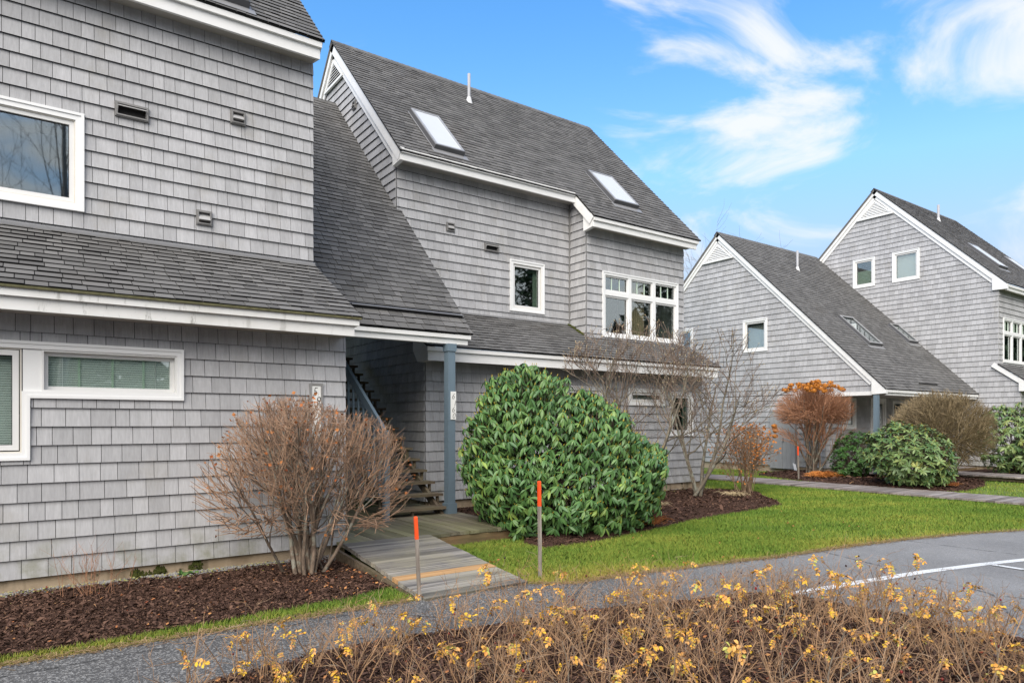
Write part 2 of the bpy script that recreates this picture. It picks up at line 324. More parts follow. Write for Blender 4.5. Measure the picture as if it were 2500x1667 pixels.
# ------------------------------------------------------------------ mesh helpers
V3 = Vector
def link(o, parent=None):
    C.objects.link(o)
    if parent is not None: o.parent = parent
    return o
class MB:
    """collects faces, builds one mesh object"""
    def __init__(s): s.v = []; s.f = []; s.t = []
    def face(s, pts, tint=0.5):
        i = len(s.v); s.v.extend([tuple(p) for p in pts]); s.f.append(tuple(range(i, i + len(pts)))); s.t.append(tint)
    def hexa(s, o, a, b, c, tint=0.5):
        o, a, b, c = V3(o), V3(a), V3(b), V3(c)
        if a.cross(b).dot(c) < 0: a, b = b, a
        i = len(s.v)
        s.v.extend([tuple(q) for q in (o, o + a, o + a + b, o + b, o + c, o + a + c, o + a + b + c, o + b + c)])
        for q in ((3, 2, 1, 0), (4, 5, 6, 7), (0, 1, 5, 4), (1, 2, 6, 5), (2, 3, 7, 6), (3, 0, 4, 7)):
            s.f.append(tuple(i + x for x in q)); s.t.append(tint)
        return s
    def box(s, x0, x1, y0, y1, z0, z1, tint=0.5):
        return s.hexa((x0, y0, z0), (x1 - x0, 0, 0), (0, y1 - y0, 0), (0, 0, z1 - z0), tint)
    def prism(s, pts, d, tint=0.5):
        pts = [V3(p) for p in pts]; d = V3(d); n = len(pts)
        nn = V3((0, 0, 0))
        for i in range(n): nn += (pts[i] - pts[0]).cross(pts[(i + 1) % n] - pts[0])
        if nn.dot(d) > 0: pts = pts[::-1]
        i = len(s.v); s.v.extend([tuple(p) for p in pts] + [tuple(p + d) for p in pts])
        s.f.append(tuple(range(i, i + n))); s.f.append(tuple(range(i + 2 * n - 1, i + n - 1, -1))); s.t += [tint, tint]
        for q in range(n):
            r = (q + 1) % n; s.f.append((i + r, i + q, i + n + q, i + n + r)); s.t.append(tint)
        return s
    def tube(s, pts, rad, sides=4, tint=0.5, cap=True):
        pts = [V3(p) for p in pts]; n = len(pts)
        i = len(s.v); up = V3((0.31, 0.22, 0.92)).normalized()
        for q in range(n):
            d = (pts[min(q + 1, n - 1)] - pts[max(q - 1, 0)])
            d = d.normalized() if d.length > 1e-9 else V3((0, 0, 1))
            a = d.cross(up)
            if a.length < 1e-4: a = d.cross(V3((1, 0, 0)))
            a.normalize(); b = d.cross(a); rr = rad[q] if isinstance(rad, (list, tuple)) else rad
            for w in range(sides):
                an = 6.28319 * w / sides
                s.v.append(tuple(pts[q] + a * (math.cos(an) * rr) + b * (math.sin(an) * rr)))
        for q in range(n - 1):
            for w in range(sides):
                w2 = (w + 1) % sides
                s.f.append((i + q * sides + w, i + (q + 1) * sides + w, i + (q + 1) * sides + w2, i + q * sides + w2)); s.t.append(tint)
        if cap:
            s.f.append(tuple(i + (n - 1) * sides + w for w in range(sides - 1, -1, -1))); s.t.append(tint)
        return s
    def mesh(s, name, mat=None, smooth=False):
        m = bpy.data.meshes.new(name); m.from_pydata(s.v, [], s.f)
        a = m.attributes.new('tint', 'FLOAT', 'FACE'); a.data.foreach_set('value', np.array(s.t, dtype=np.float32))
        if mat: m.materials.append(MAT[mat])
        if smooth: m.polygons.foreach_set('use_smooth', [True] * len(m.polygons))
        m.update(); return m
    def obj(s, name, mat, parent=None, smooth=False):
        return link(bpy.data.objects.new(name, s.mesh(name, mat, smooth)), parent)

def np_mesh(name, verts, faces, tint, mat, parent=None, smooth=False):
    """verts (n,3), faces (m,k) uniform, tint (m,)"""
    m = bpy.data.meshes.new(name); verts = np.asarray(verts, np.float32); faces = np.asarray(faces, np.int32); k = faces.shape[1]
    m.vertices.add(len(verts)); m.vertices.foreach_set('co', verts.ravel())
    m.loops.add(faces.size); m.loops.foreach_set('vertex_index', faces.ravel())
    m.polygons.add(len(faces)); m.polygons.foreach_set('loop_start', np.arange(0, faces.size, k, dtype=np.int32))
    m.polygons.foreach_set('loop_total', np.full(len(faces), k, np.int32))
    if smooth: m.polygons.foreach_set('use_smooth', np.ones(len(faces), bool))
    a = m.attributes.new('tint', 'FLOAT', 'FACE'); a.data.foreach_set('value', np.asarray(tint, np.float32))
    m.materials.append(MAT[mat]); m.update(calc_edges=True); m.validate()
    return link(bpy.data.objects.new(name, m), parent)

def tag(o, label, cat=None, group=None, kind=None):
    o['label'] = label
    if cat: o['category'] = cat
    if group: o['group'] = group
    if kind: o['kind'] = kind
    return o
def thing(name, label, cat, loc=(0, 0, 0), group=None):
    """an Empty at the thing's base; its parts are modelled in world coordinates, so the Empty keeps an identity matrix for them"""
    o = bpy.data.objects.new(name, None); C.objects.link(o); o.empty_display_size = 0.2
    o.location = loc; return tag(o, label, cat, group)
def settle(root):
    """parts were modelled in world space: cancel the base offset of the Empty"""
    if root.location.length < 1e-9: return
    inv = Matrix.Translation(-root.location)
    for ch in root.children: ch.matrix_parent_inverse = inv

# projection used only to rank which shingles show largest (those become single objects)
_a = R(CAM_YAW); FU, FV = math.cos(_a), math.sin(_a)
def proj(p):
    d = p[0] * FU + p[1] * FV
    if d < 0.2: return None
    return 1250 + 1660 * (p[0] * FV - p[1] * FU) / d, 1033 - 1660 * (p[2] - 1.6) / d

# ------------------------------------------------------------------ shingled planes
class Plane:
    def __init__(s, o, e, f):
        s.o = V3(o); s.e = V3(e).normalized(); s.f = V3(f).normalized(); s.n = s.e.cross(s.f)
    def p(s, a, b, c=0.0): return s.o + s.e * a + s.f * b + s.n * c
def clip(poly, conv):
    """Sutherland-Hodgman against a convex CCW polygon"""
    out = poly
    for i in range(len(conv)):
        ax, ay = conv[i]; bx, by = conv[(i + 1) % len(conv)]
        inp, out = out, []
        if not inp: break
        side = [(bx - ax) * (y - ay) - (by - ay) * (x - ax) for x, y in inp]
        for q in range(len(inp)):
            r = q - 1
            if (side[q] >= 0) != (side[r] >= 0):
                t = side[r] / (side[r] - side[q])
                out.append((inp[r][0] + t * (inp[q][0] - inp[r][0]), inp[r][1] + t * (inp[q][1] - inp[r][1])))
            if side[q] >= 0: out.append(inp[q])
    return out
def area2(p): return 0.5 * sum(p[i][0] * p[(i + 1) % len(p)][1] - p[(i + 1) % len(p)][0] * p[i][1] for i in range(len(p)))
def ccw(p): return p if area2(p) > 0 else p[::-1]

class Shingler:
    def __init__(s, root, piece, rest, mat, seed, cap=300):
        s.root, s.piece, s.rest, s.mat, s.cap = root, piece, rest, mat, cap
        s.rng = random.Random(seed); s.items = []; s.cache = {}
    def lay(s, plane, part, polys, holes=(), expo=0.18, w=(0.11, 0.215), thick=0.023, gap=0.005, t0=None, step=0.005, lam=0.0, tone=(0.0, 1.0)):
        polys = [ccw(p) for p in polys]
        S = [q[0] for p in polys for q in p]; T = [q[1] for p in polys for q in p]
        lo, hi = min(S), max(S); t = min(T) if t0 is None else t0
        pid = id(part)
        while t < max(T) - 0.01:
            th = t + expo; x = lo - s.rng.uniform(0, w[1])
            hh = [h for h in holes if h[1] < th - 0.004 and h[3] > t + 0.004]
            cuts = sorted({c for h in hh for c in (h[0], h[2])})
            rowtone = s.rng.uniform(-0.1, 0.1)
            while x < hi:
                wd = round(s.rng.uniform(*w) / step) * step; x1 = x + wd
                tn = min(1, max(0, s.rng.uniform(*tone) + rowtone)); xl = s.rng.uniform(0, lam)
                segs = [x] + [c for c in cuts if x + 0.01 < c < x1 - 0.01] + [x1]
                for a, b in zip(segs, segs[1:]):
                    mid = 0.5 * (a + b); zr = [(t, th)]
                    for h in hh:
                        if h[0] < mid < h[2]:
                            nz = []
                            for z0, z1 in zr:
                                if z0 < h[1]: nz.append((z0, min(z1, h[1])))
                                if z1 > h[3]: nz.append((max(z0, h[3]), z1))
                            zr = [q for q in nz if q[1] - q[0] > 0.008]
                    for z0, z1 in zr:
                        g0 = gap * 0.5
                        rect = [(a + g0, z0), (b - g0, z0), (b - g0, z1), (a + g0, z1)]
                        for cp in polys:
                            pc = clip(rect, cp)
                            if len(pc) < 3 or area2(pc) < 2e-4: continue
                            pts3 = [proj(plane.p(*q)) for q in pc]
                            vis = 0.0
                            if all(pts3):
                                cx = sum(q[0] for q in pts3) / len(pts3); cy = sum(q[1] for q in pts3) / len(pts3)
                                if -20 < cx < 2520 and -20 < cy < 1690: vis = abs(area2(pts3))
                            s.items.append((vis, plane, part, pc, t, expo, thick + xl, tn))
                x = x1
            t = th
    def build_piece(s, mb, plane, pc, t, h, thick, tn, origin):
        fr = [plane.p(a, b, 0.003 + thick * max(0.0, 1 - (b - t) / h) if True else 0) - origin for a, b in pc]
        bk = [plane.p(a, b, -0.001) - origin for a, b in pc]
        n = len(pc); i = len(mb.v)
        mb.v.extend([tuple(q) for q in fr] + [tuple(q) for q in bk])
        mb.f.append(tuple(range(i, i + n))); mb.t.append(tn)
        for q in range(n):
            r = (q + 1) % n
            if abs(pc[q][1] - t) < 1e-4 and abs(pc[r][1] - t) < 1e-4: continue      # the butt edge overhangs the course below: left open, it reads as the shadow gap
            mb.f.append((i + r, i + q, i + n + q, i + n + r)); mb.t.append(tn)
    def finish(s):
        s.items.sort(key=lambda q: -q[0])
        zero = V3((0, 0, 0)); rest = MB()
        for i, (vis, plane, part, pc, t, h, thick, tn) in enumerate(s.items):
            if i < s.cap and vis > 40:
                org = plane.p(*pc[0])
                key = (tuple(round(c, 4) for c in plane.e), tuple(round(c, 4) for c in plane.f), round(thick, 3),
                       tuple((round(a - pc[0][0], 3), round(b - pc[0][1], 3), round(b - t, 3)) for a, b in pc))
                m = s.cache.get(key)
                if m is None:
                    mb = MB(); s.build_piece(mb, plane, pc, t, h, round(thick, 3), 0.0, org); m = mb.mesh(s.piece, s.mat); s.cache[key] = m
                o = bpy.data.objects.new(s.piece, m); o.location = org; link(o, part); o['tint'] = tn
            else:
                s.build_piece(rest, plane, pc, t, h, thick, tn, zero)
        if rest.f:
            o = rest.obj(s.rest, s.mat, s.root); o['kind'] = 'stuff'

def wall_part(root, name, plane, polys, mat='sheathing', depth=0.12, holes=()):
    """backing of a wall, holes cut as real openings (polys with holes are cut into cells)"""
    mb = MB()
    for p in polys:
        p = ccw(p)
        xs = sorted({q for h in holes for q in (h[0], h[2])} | {min(a for a, _ in p), max(a for a, _ in p)})
        for a, b in zip(xs, xs[1:]):
            if b - a < 1e-4: continue
            hh = sorted([h for h in holes if h[0] < 0.5 * (a + b) < h[2]], key=lambda h: h[1])
            z = min(q[1] for q in p) - 1
            for h in hh + [None]:
                z1 = h[1] if h else max(q[1] for q in p) + 1
                if z1 > z:
                    c = clip([(a, z), (b, z), (b, z1), (a, z1)], p)
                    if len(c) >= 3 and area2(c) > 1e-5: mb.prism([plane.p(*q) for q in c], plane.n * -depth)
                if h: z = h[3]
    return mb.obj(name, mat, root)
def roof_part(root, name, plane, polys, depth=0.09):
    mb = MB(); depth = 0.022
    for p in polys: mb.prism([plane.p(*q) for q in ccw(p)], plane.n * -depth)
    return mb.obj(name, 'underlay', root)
ROOF = dict(expo=0.135, w=(0.11, 0.27), thick=0.009, gap=0.008, lam=0.008, step=0.02)

# ------------------------------------------------------------------ openings
def ring(mb, pl, x0, z0, x1, z1, w, c0, c1, tint=0.5):
    """mitre-free frame: boards butted, drawn between depths c0..c1 along the plane normal"""
    n = pl.n * (c1 - c0)
    def bx(a, b, c, d): mb.hexa(pl.p(a, b, c0), pl.e * (c - a), pl.f * (d - b), n, tint)
    bx(x0, z0, x1, z0 + w); bx(x0, z1 - w, x1, z1); bx(x0, z0 + w, x0 + w, z1 - w); bx(x1 - w, z0 + w, x1, z1 - w)
def slab(mb, pl, x0, z0, x1, z1, c0, c1, tint=0.5):
    mb.hexa(pl.p(x0, z0, c0), pl.e * (x1 - x0), pl.f * (z1 - z0), pl.n * (c1 - c0), tint)
def room(parent, pl, x0, z0, x1, z1, deep=0.9, mat='room_dark'):
    mb = MB(); a, b, d = x0 - 0.25, x1 + 0.25, -deep
    q = lambda x, z, c: pl.p(x, z, c)
    z0, z1 = z0 - 0.25, z1 + 0.2; n = -0.13
    mb.face([q(a, z0, d), q(b, z0, d), q(b, z1, d), q(a, z1, d)]); mb.face([q(a, z0, n), q(a, z0, d), q(a, z1, d), q(a, z1, n)])
    mb.face([q(b, z0, d), q(b, z0, n), q(b, z1, n), q(b, z1, d)]); mb.face([q(a, z0, n), q(b, z0, n), q(b, z0, d), q(a, z0, d)])
    mb.face([q(a, z1, d), q(b, z1, d), q(b, z1, n), q(a, z1, n)])
    return mb.obj('room_interior', mat, parent)
def casing(root, pl, x0, z0, x1, z1, label=None, w=0.085, name='window'):
    mb = MB(); ring(mb, pl, x0, z0, x1, z1, w, -0.005, 0.034); ring(mb, pl, x0 - 0.0, z0, x1, z1, 0.03, 0.034, 0.046)
    o = mb.obj(name, 'vinyl', root)
    if label: o['label'] = label
    return o
def sash(win, pl, x0, z0, x1, z1, w=0.045, c=-0.03, gasket=True):
    mb = MB(); ring(mb, pl, x0, z0, x1, z1, w, c - 0.02, c + 0.035); mb.obj('sash', 'sash_white', win)
    if gasket:
        mb = MB(); ring(mb, pl, x0 + w - 0.002, z0 + w - 0.002, x1 - w + 0.002, z1 - w + 0.002, 0.008, c - 0.01, c + 0.012); mb.obj('gasket', 'gasket', win)
    mb = MB(); slab(mb, pl, x0 + w - 0.003, z0 + w - 0.003, x1 - w + 0.003, z1 - w + 0.003, c - 0.004, c + 0.002); mb.obj('pane', 'glass', win)
def window(root, pl, x0, z0, x1, z1, back='dark', label=None):
    """single window: outer casing, sash, pane, something behind it"""
    o = casing(root, pl, x0, z0, x1, z1, label); w = 0.085
    a, b, c, d = x0 + w, z0 + w, x1 - w, z1 - w
    mb = MB(); ring(mb, pl, a, b, c, d, 0.012, -0.12, 0.018); mb.obj('jamb', 'reveal_beige', o)
    sash(o, pl, a + 0.012, b + 0.012, c - 0.012, d - 0.012)
    fill(o, pl, a, b, c, d, back)
    return o
def fill(o, pl, a, b, c, d, back):
    room(o, pl, a, b, c, d, 1.2, 'room_dark')
    if back == 'blind':
        mb = MB(); z = b + 0.02
        while z < d - 0.02:
            mb.hexa(pl.p(a + 0.02, z, -0.10), pl.e * (c - a - 0.04), pl.f * 0.0205 - pl.n * 0.007, pl.n * 0.002); z += 0.0235
        for x in (a + 0.12 * (c - a), c - 0.14 * (c - a)): slab(mb, pl, x, b + 0.02, x + 0.004, d - 0.02, -0.084, -0.08)
        mb.obj('blind', 'blind', o)
    elif back == 'blind_half':
        mb = MB(); z = b + 0.02
        while z < b + (d - b) * 0.95:
            mb.hexa(pl.p(a + 0.02, z, -0.16), pl.e * (c - a - 0.04), pl.f * 0.026 - pl.n * 0.012, pl.n * 0.002); z += 0.033
        mb.obj('blind', 'shade_grey', o)
    elif back == 'shade':
        mb = MB(); slab(mb, pl, a + 0.015, b + 0.015, c - 0.015, d - 0.015, -0.09, -0.085); mb.obj('roller_shade', 'shade_grey', o)
    elif back == 'shade_low':
        mb = MB(); slab(mb, pl, a + 0.015, b + 0.015, c - 0.015, b + 0.6 * (d - b), -0.09, -0.085); mb.obj('roller_shade', 'curtain', o)
    elif back == 'curtain_right':
        mb = MB(); n = 9; x = c - 0.13
        for i in range(n):
            mb.hexa(pl.p(x + i * 0.014, b + 0.01, -0.13 - 0.012 * (i % 2)), pl.e * 0.013, pl.f * (d - b - 0.02), pl.n * 0.02)
        mb.obj('curtain', 'curtain', o)
def triple_window(root, pl, x0, z0, x1, z1, zt, splits, label=None, curtains=()):
    """three tall casements under three small transom lights with two bars each"""
    o = casing(root, pl, x0, z0, x1, z1, label, 0.08); w = 0.08
    mb = MB(); slab(mb, pl, x0 + w, zt - 0.05, x1 - w, zt + 0.05, -0.005, 0.03)
    for s in splits: slab(mb, pl, s - 0.045, z0 + w, s + 0.045, zt - 0.05, -0.005, 0.03); slab(mb, pl, s - 0.045, zt + 0.05, s + 0.045, z1 - w, -0.005, 0.03)
    mb.obj('mullion', 'vinyl', o)
    xs = [x0 + w] + [q for s in splits for q in (s - 0.045, s + 0.045)] + [x1 - w]
    for i in range(0, len(xs), 2):
        a, c = xs[i], xs[i + 1]
        sash(o, pl, a, z0 + w, c, zt - 0.05, 0.04); sash(o, pl, a, zt + 0.05, c, z1 - w, 0.035)
        for q in (1, 2):
            xx = a + (c - a) * q / 3; mb = MB(); slab(mb, pl, xx - 0.009, zt + 0.08, xx + 0.009, z1 - w - 0.03, -0.03, -0.018); mb.obj('grille_bar', 'grille_mint', o)
    room(o, pl, x0 + w, z0 + w, x1 - w, z1 - w, 2.2, 'room_dark')
    for a, c, m in curtains:
        mb = MB(); n = max(4, int((c - a) / 0.03)); dx = (c - a) / n
        for i in range(n): mb.hexa(pl.p(a + i * dx, z0 + w, -0.2 - 0.02 * (i % 2)), pl.e * dx, pl.f * ((zt if m != 'room_wall' else z1) - z0 - 0.16), pl.n * 0.025)
        mb.obj('curtain', m, o)
    return o
def wall_vent(root, pl, x0, z0, x1, z1, wide=False):
    mb = MB(); ring(mb, pl, x0, z0, x1, z1, 0.026, -0.005, 0.045); ring(mb, pl, x0 + 0.01, z0 + 0.01, x1 - 0.01, z1 - 0.01, 0.016, 0.045, 0.055)
    o = mb.obj('wall_vent', 'vent_grey', root)
    a, b, c, d = x0 + 0.026, z0 + 0.026, x1 - 0.026, z1 - 0.026
    mb = MB(); slab(mb, pl, a, b, c, d, -0.04, -0.03); mb.obj('duct', 'vent_inside', o)
    mb = MB()
    if wide:
        mb.hexa(pl.p(a, d, 0.02), pl.e * (c - a), pl.f * -0.035 + pl.n * 0.05, pl.n * 0.006 + pl.f * 0.004)
        for x in (a, c - 0.006): mb.prism([pl.p(x, d, 0.0), pl.p(x, d - 0.04, 0.075), pl.p(x, b, 0.0)], pl.e * 0.006)
    else:
        m = b + 0.25 * (d - b)
        mb.prism([pl.p(a, d, 0.0), pl.p(a, m, 0.085), pl.p(a, m - 0.01, 0.0)], pl.e * (c - a))
    mb.obj('flap', 'vent_flap', o)
    return o
def skylight(root, pl, s0, t0, s1, t1, glassy=False):
    mb = MB(); ring(mb, pl, s0, t0, s1, t1, 0.055, -0.01, 0.10); o = mb.obj('skylight', 'skylight_frame', root)
    mb = MB(); ring(mb, pl, s0 + 0.012, t0 + 0.012, s1 - 0.012, t1 - 0.012, 0.05, 0.10, 0.115); mb.obj('edge_trim', 'skylight_edge', o)
    mb = MB()
    if glassy:
        slab(mb, pl, s0 + 0.055, t0 + 0.055, s1 - 0.055, t1 - 0.055, 0.07, 0.075); mb.obj('pane', 'glass', o)
        mb = MB(); slab(mb, pl, s0 + 0.055, t0 + 0.055, s1 - 0.055, t1 - 0.055, -0.06, -0.05)
        mb.obj('well', 'skylight_well', o)
        mb = MB(); t = t0 + 0.09
        while t < t1 - 0.07: mb.hexa(pl.p(s0 + 0.06, t, 0.01), pl.e * (s1 - s0 - 0.12), pl.f * 0.012, pl.n * 0.006); t += 0.17
        mb.obj('shade_pleat', 'skylight_frame', o)
    else:
        slab(mb, pl, s0 + 0.058, t0 + 0.058, s1 - 0.058, t1 - 0.058, 0.085, 0.105); mb.obj('pane', 'skylight_shade', o)
    mb = MB(); slab(mb, pl, s0 - 0.06, t0 - 0.16, s1 + 0.06, t0, 0.014, 0.020); slab(mb, pl, s0 - 0.03, t0, s0, t1, 0.014, 0.02); slab(mb, pl, s1, t0, s1 + 0.03, t1, 0.014, 0.02)
    mb.obj('apron_flashing', 'flashing', o)
    return o
def vent_pipe(root, p, h, r=0.045):
    mb = MB(); mb.tube([V3(p) - V3((0, 0, 0.15)), V3(p) + V3((0, 0, h))], r, 12); o = mb.obj('vent_pipe', 'pipe', root, True)
    mb = MB(); mb.tube([V3(p) - V3((0, 0, 0.1)), V3(p) + V3((0, 0, 0.10))], [0.10, 0.05], 12); mb.obj('boot', 'pipe_boot', o)
def rake(mb, x0, x1, p, q, depth, off=0.0, tint=0.5):
    """board along a gable slope between (y,z) points p and q, hanging 'depth' below the roof line, from x0 to x1"""
    a = V3((0, q[0] - p[0], q[1] - p[1])); d = a.normalized(); dn = V3((0, d.z, -d.y))
    if dn.z > 0: dn = -dn
    mb.hexa(V3((x0, p[0], p[1])) + dn * off, a, dn * depth, (x1 - x0, 0, 0), tint)
def louver(root, x, apex, half, h, slope=1.0):
    """triangular louvred gable vent under a peak, facing -X; apex=(y,z) of the triangle"""
    y, z = apex; mb = MB(); w = 0.05
    for sgn in (-1, 1):
        mb.prism([(x, y, z), (x, y, z - 0.09), (x, y + sgn * (half - 0.11), z - h + 0.03), (x, y + sgn * half, z - h)], (-0.04, 0, 0))
    mb.box(x - 0.05, x, y - half - 0.02, y + half + 0.02, z - h - 0.05, z - h + 0.0)
    o = mb.obj('gable_vent', 'trim', root)
    zz = z - h + 0.012
    while zz < z - 0.11:
        hw = (z - zz) / h * half - 0.07
        if hw > 0.03:
            mb = MB(); mb.hexa((x - 0.035, y - hw, zz), (0, 2 * hw, 0), (0.03, 0, 0.05), (0, 0, 0.008)); mb.obj('slat', 'trim', o)
        zz += 0.062
    mb = MB(); mb.prism([(x + 0.005, y, z - 0.02), (x + 0.005, y - half, z - h), (x + 0.005, y + half, z - h)], (0.02, 0, 0)); mb.obj('backing', 'sheathing', o)
def ridge_cap(root, x0, x1, y, z, mat='roofing'):
    mb = MB(); x = x0; rg = random.Random(int(x0 * 100))
    while x < x1 - 0.02:
        w = min(0.15, x1 - x); t = rg.uniform(0.2, 0.9)
        for sgn in (-1, 1):
            mb.hexa((x, y, z + 0.012), (w + 0.02, 0, -0.008), (0, sgn * 0.13, -0.125), (0, 0, 0.008), t)
        x += w
    o = mb.obj('ridge_cap', mat, root); return o
# ================================================================== ground sheets
def sheet(name, pts, z, mat, label=None, kind='structure'):
    mb = MB(); mb.face([(x, y, z) for x, y in pts]); o = mb.obj(name, mat); o['kind'] = kind
    if label: o['label'] = label
    return o
sheet('ground', [(-400, -400), (600, -400), (600, 600), (-400, 600)], -0.03, 'turf', 'wide grassy ground under the lawn, beds and paving')
LAWN_EDGE = [(-6, 5.62), (0, 5.60), (1.12, 5.58), (2.91, 5.50), (4.08, 5.42), (4.44, 5.16), (4.99, 5.12), (5.54, 5.06), (6.07, 4.96), (6.69, 4.88), (7.29, 4.75), (8.51, 4.64), (9.76, 4.46), (11.03, 4.18), (12.11, 3.82), (14.0, 3.1), (20, 0.6), (40, -8)]
sheet('parking_lot', LAWN_EDGE + [(40, -40), (-30, -40), (-30, 5.62)], 0.0, 'asphalt', 'grey asphalt path and parking lot with a white line')
def strip(pts, w, z, name, mat, label):
    mb = MB()
    for (x0, y0), (x1, y1) in zip(pts, pts[1:]):
        d = Vector((x1 - x0, y1 - y0)).normalized(); n = Vector((-d.y, d.x)) * w * 0.5
        mb.face([(x0 - n.x, y0 - n.y, z), (x1 - n.x, y1 - n.y, z), (x1 + n.x, y1 + n.y, z), (x0 + n.x, y0 + n.y, z)])
    o = mb.obj(name, mat); o['kind'] = 'structure'; o['label'] = label; return o
strip([(5.3, 3.73), (6.83, 3.53), (7.84, 3.38), (8.82, 3.17), (9.5, 2.99), (14, 1.9)], 0.11, 0.004, 'parking_line', 'road_paint', 'long white painted line across the parking lot')
strip([(8.88, 3.08), (8.86, 2.7), (8.7, -2)], 0.09, 0.008, 'parking_line', 'road_paint', 'short white stall line meeting the long line at right')

# ================================================================== house A (number 59, nearest)
PE = 0.565                      # pitch of the low skirt roofs
A = thing('townhouse', 'nearest grey shingled townhouse at left with a skirt roof and number 59', 'house', (0.3, 7.95, 0))
sA = Shingler(A, 'shingle', 'shingle_field', 'siding', 11); rA = Shingler(A, 'roof_shingle', 'roof_shingle_field', 'roofing', 12)
XL = -3.6
up = Plane((0, 9.1, 0), (1, 0, 0), (0, 0, 1))
hu = [(-1.0, 3.985, 0.54, 5.09), (0.84, 5.16, 1.19, 5.33), (2.11, 5.40, 2.29, 5.57), (1.71, 4.05, 1.89, 4.23)]
poly = [(XL, 3.68), (3.18, 3.68), (3.18, 6.55), (XL, 6.55)]
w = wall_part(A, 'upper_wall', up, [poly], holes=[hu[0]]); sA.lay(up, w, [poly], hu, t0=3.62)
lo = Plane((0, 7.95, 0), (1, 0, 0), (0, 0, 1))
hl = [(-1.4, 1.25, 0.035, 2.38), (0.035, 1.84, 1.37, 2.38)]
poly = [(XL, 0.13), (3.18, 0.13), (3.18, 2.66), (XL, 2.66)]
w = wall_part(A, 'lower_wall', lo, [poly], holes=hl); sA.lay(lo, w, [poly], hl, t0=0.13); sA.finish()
mb = MB(); mb.box(XL - 2, 3.18, 7.975, 14.5, -0.3, 0.13); mb.obj('foundation', 'concrete', A)
mb = MB(); mb.box(3.06, 3.18, 8.07, 14.5, 0.13, 2.66); mb.box(3.06, 3.18, 9.22, 14.5, 2.66, 6.5)
mb.prism([(3.06, 9.22, 6.5), (3.06, 14.5, 6.5), (3.06, 12.3, 10.1)], (0.12, 0, 0)); mb.obj('side_wall', 'siding', A)
# skirt roof
pr = Plane((0, 7.47, 2.83), (1, 0, 0), (0, 1, PE)); L = 1.63 * math.hypot(1, PE)
poly = [(XL, 0), (3.20, 0), (3.20, L), (XL, L)]
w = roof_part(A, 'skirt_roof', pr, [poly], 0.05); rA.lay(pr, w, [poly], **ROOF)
mb = MB(); mb.box(XL, 3.17, 7.49, 7.53, 2.735, 2.812); mb.box(XL, 3.125, 7.53, 7.57, 2.615, 2.735)
mb.prism([(3.13, 7.53, 2.73), (3.13, 7.93, 2.73), (3.13, 9.09, 3.66), (3.13, 7.55, 2.80)], (0.03, 0, 0)); mb.obj('skirt_fascia', 'stained_trim', A)['label'] = 'white fascia with green mildew stains'
mb = MB(); mb.box(XL, 3.19, 7.465, 7.49, 2.806, 2.830); mb.obj('drip_edge', 'moss_edge', A)
mb = MB(); mb.box(XL, 3.12, 7.57, 7.945, 2.635, 2.65); mb.obj('skirt_soffit', 'soffit', A)
mb = MB(); mb.hexa((XL, 9.065, 3.715), (3.19 - XL, 0, 0), (0, -0.03, -0.015), (0, 0, 0.06)); mb.obj('step_flashing', 'flashing', A)
# main roof
MA = 1.04
mr = Plane((0, 8.78, 6.66), (1, 0, 0), (0, 1, MA)); L = 3.52 * math.hypot(1, MA)
poly = [(XL, 0), (3.23, 0), (3.23, L), (XL, L)]
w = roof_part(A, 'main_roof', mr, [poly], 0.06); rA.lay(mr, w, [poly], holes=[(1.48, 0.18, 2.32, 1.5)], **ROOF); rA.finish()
mb = MB(); mb.prism([(XL, 12.3, 10.3), (XL, 16, 6.5), (XL, 16, 6.4), (XL, 12.3, 10.2)], (3.23 - XL, 0, 0)); mb.obj('rear_roof', 'roofing', A)
mb = MB(); mb.box(XL, 3.20, 8.80, 8.84, 6.575, 6.645); mb.box(XL, 3.16, 8.84, 8.88, 6.435, 6.575); rake(mb, 3.19, 3.215, (8.80, 6.66), (12.3, 10.3), 0.15, 0.02)
mb.prism([(3.16, 8.84, 6.435), (3.16, 9.09, 6.49), (3.16, 9.09, 6.85), (3.16, 8.84, 6.60)], (0.025, 0, 0)); mb.obj('fascia', 'trim', A)
mb = MB(); mb.box(XL, 3.16, 8.88, 9.095, 6.475, 6.495); mb.obj('soffit', 'soffit', A)
skylight(A, mr, 1.48, 0.22, 2.30, 1.45)
# openings
window(A, up, -1.0, 3.985, 0.54, 5.09, 'dark', 'large white window reflecting a bare tree')
wall_vent(A, up, *hu[1], wide=True); wall_vent(A, up, *hu[2]); wall_vent(A, up, *hu[3])
mb = MB(); d0, d1 = -0.005, 0.034
for a, b, c, d in ((-1.4, 2.31, 1.37, 2.38), (1.305, 1.84, 1.37, 2.31), (0.035, 1.84, 1.305, 1.905), (-0.03, 1.25, 0.035, 1.905), (-1.4, 1.25, -0.03, 1.32), (-1.4, 1.32, -1.33, 2.31)): slab(mb, lo, a, b, c, d, d0, d1)
for a, b, c, d in ((-1.4, 2.352, 1.37, 2.38), (1.342, 1.84, 1.37, 2.352), (0.007, 1.84, 1.342, 1.868), (0.007, 1.25, 0.035, 1.84), (-1.4, 1.25, 0.007, 1.278)): slab(mb, lo, a, b, c, d, d1, d1 + 0.011)
wn_ = mb.obj('window', 'vinyl', A); wn_['label'] = 'L-shaped white window pair with blinds'
mb = MB(); slab(mb, lo, -0.022, 1.905, 0.125, 2.31, -0.03, 0.012); mb.obj('infill_panel', 'vinyl', wn_)
mb = MB(); ring(mb, lo, 0.125, 1.905, 1.305, 2.31, 0.018, -0.1, 0.02); ring(mb, lo, 0.143, 1.923, 1.287, 2.292, 0.036, -0.1, -0.045); mb.obj('sash', 'sash_white', wn_)
mb = MB(); slab(mb, lo, 0.175, 1.955, 1.255, 2.262, -0.085, -0.08); mb.obj('pane', 'glass', wn_)
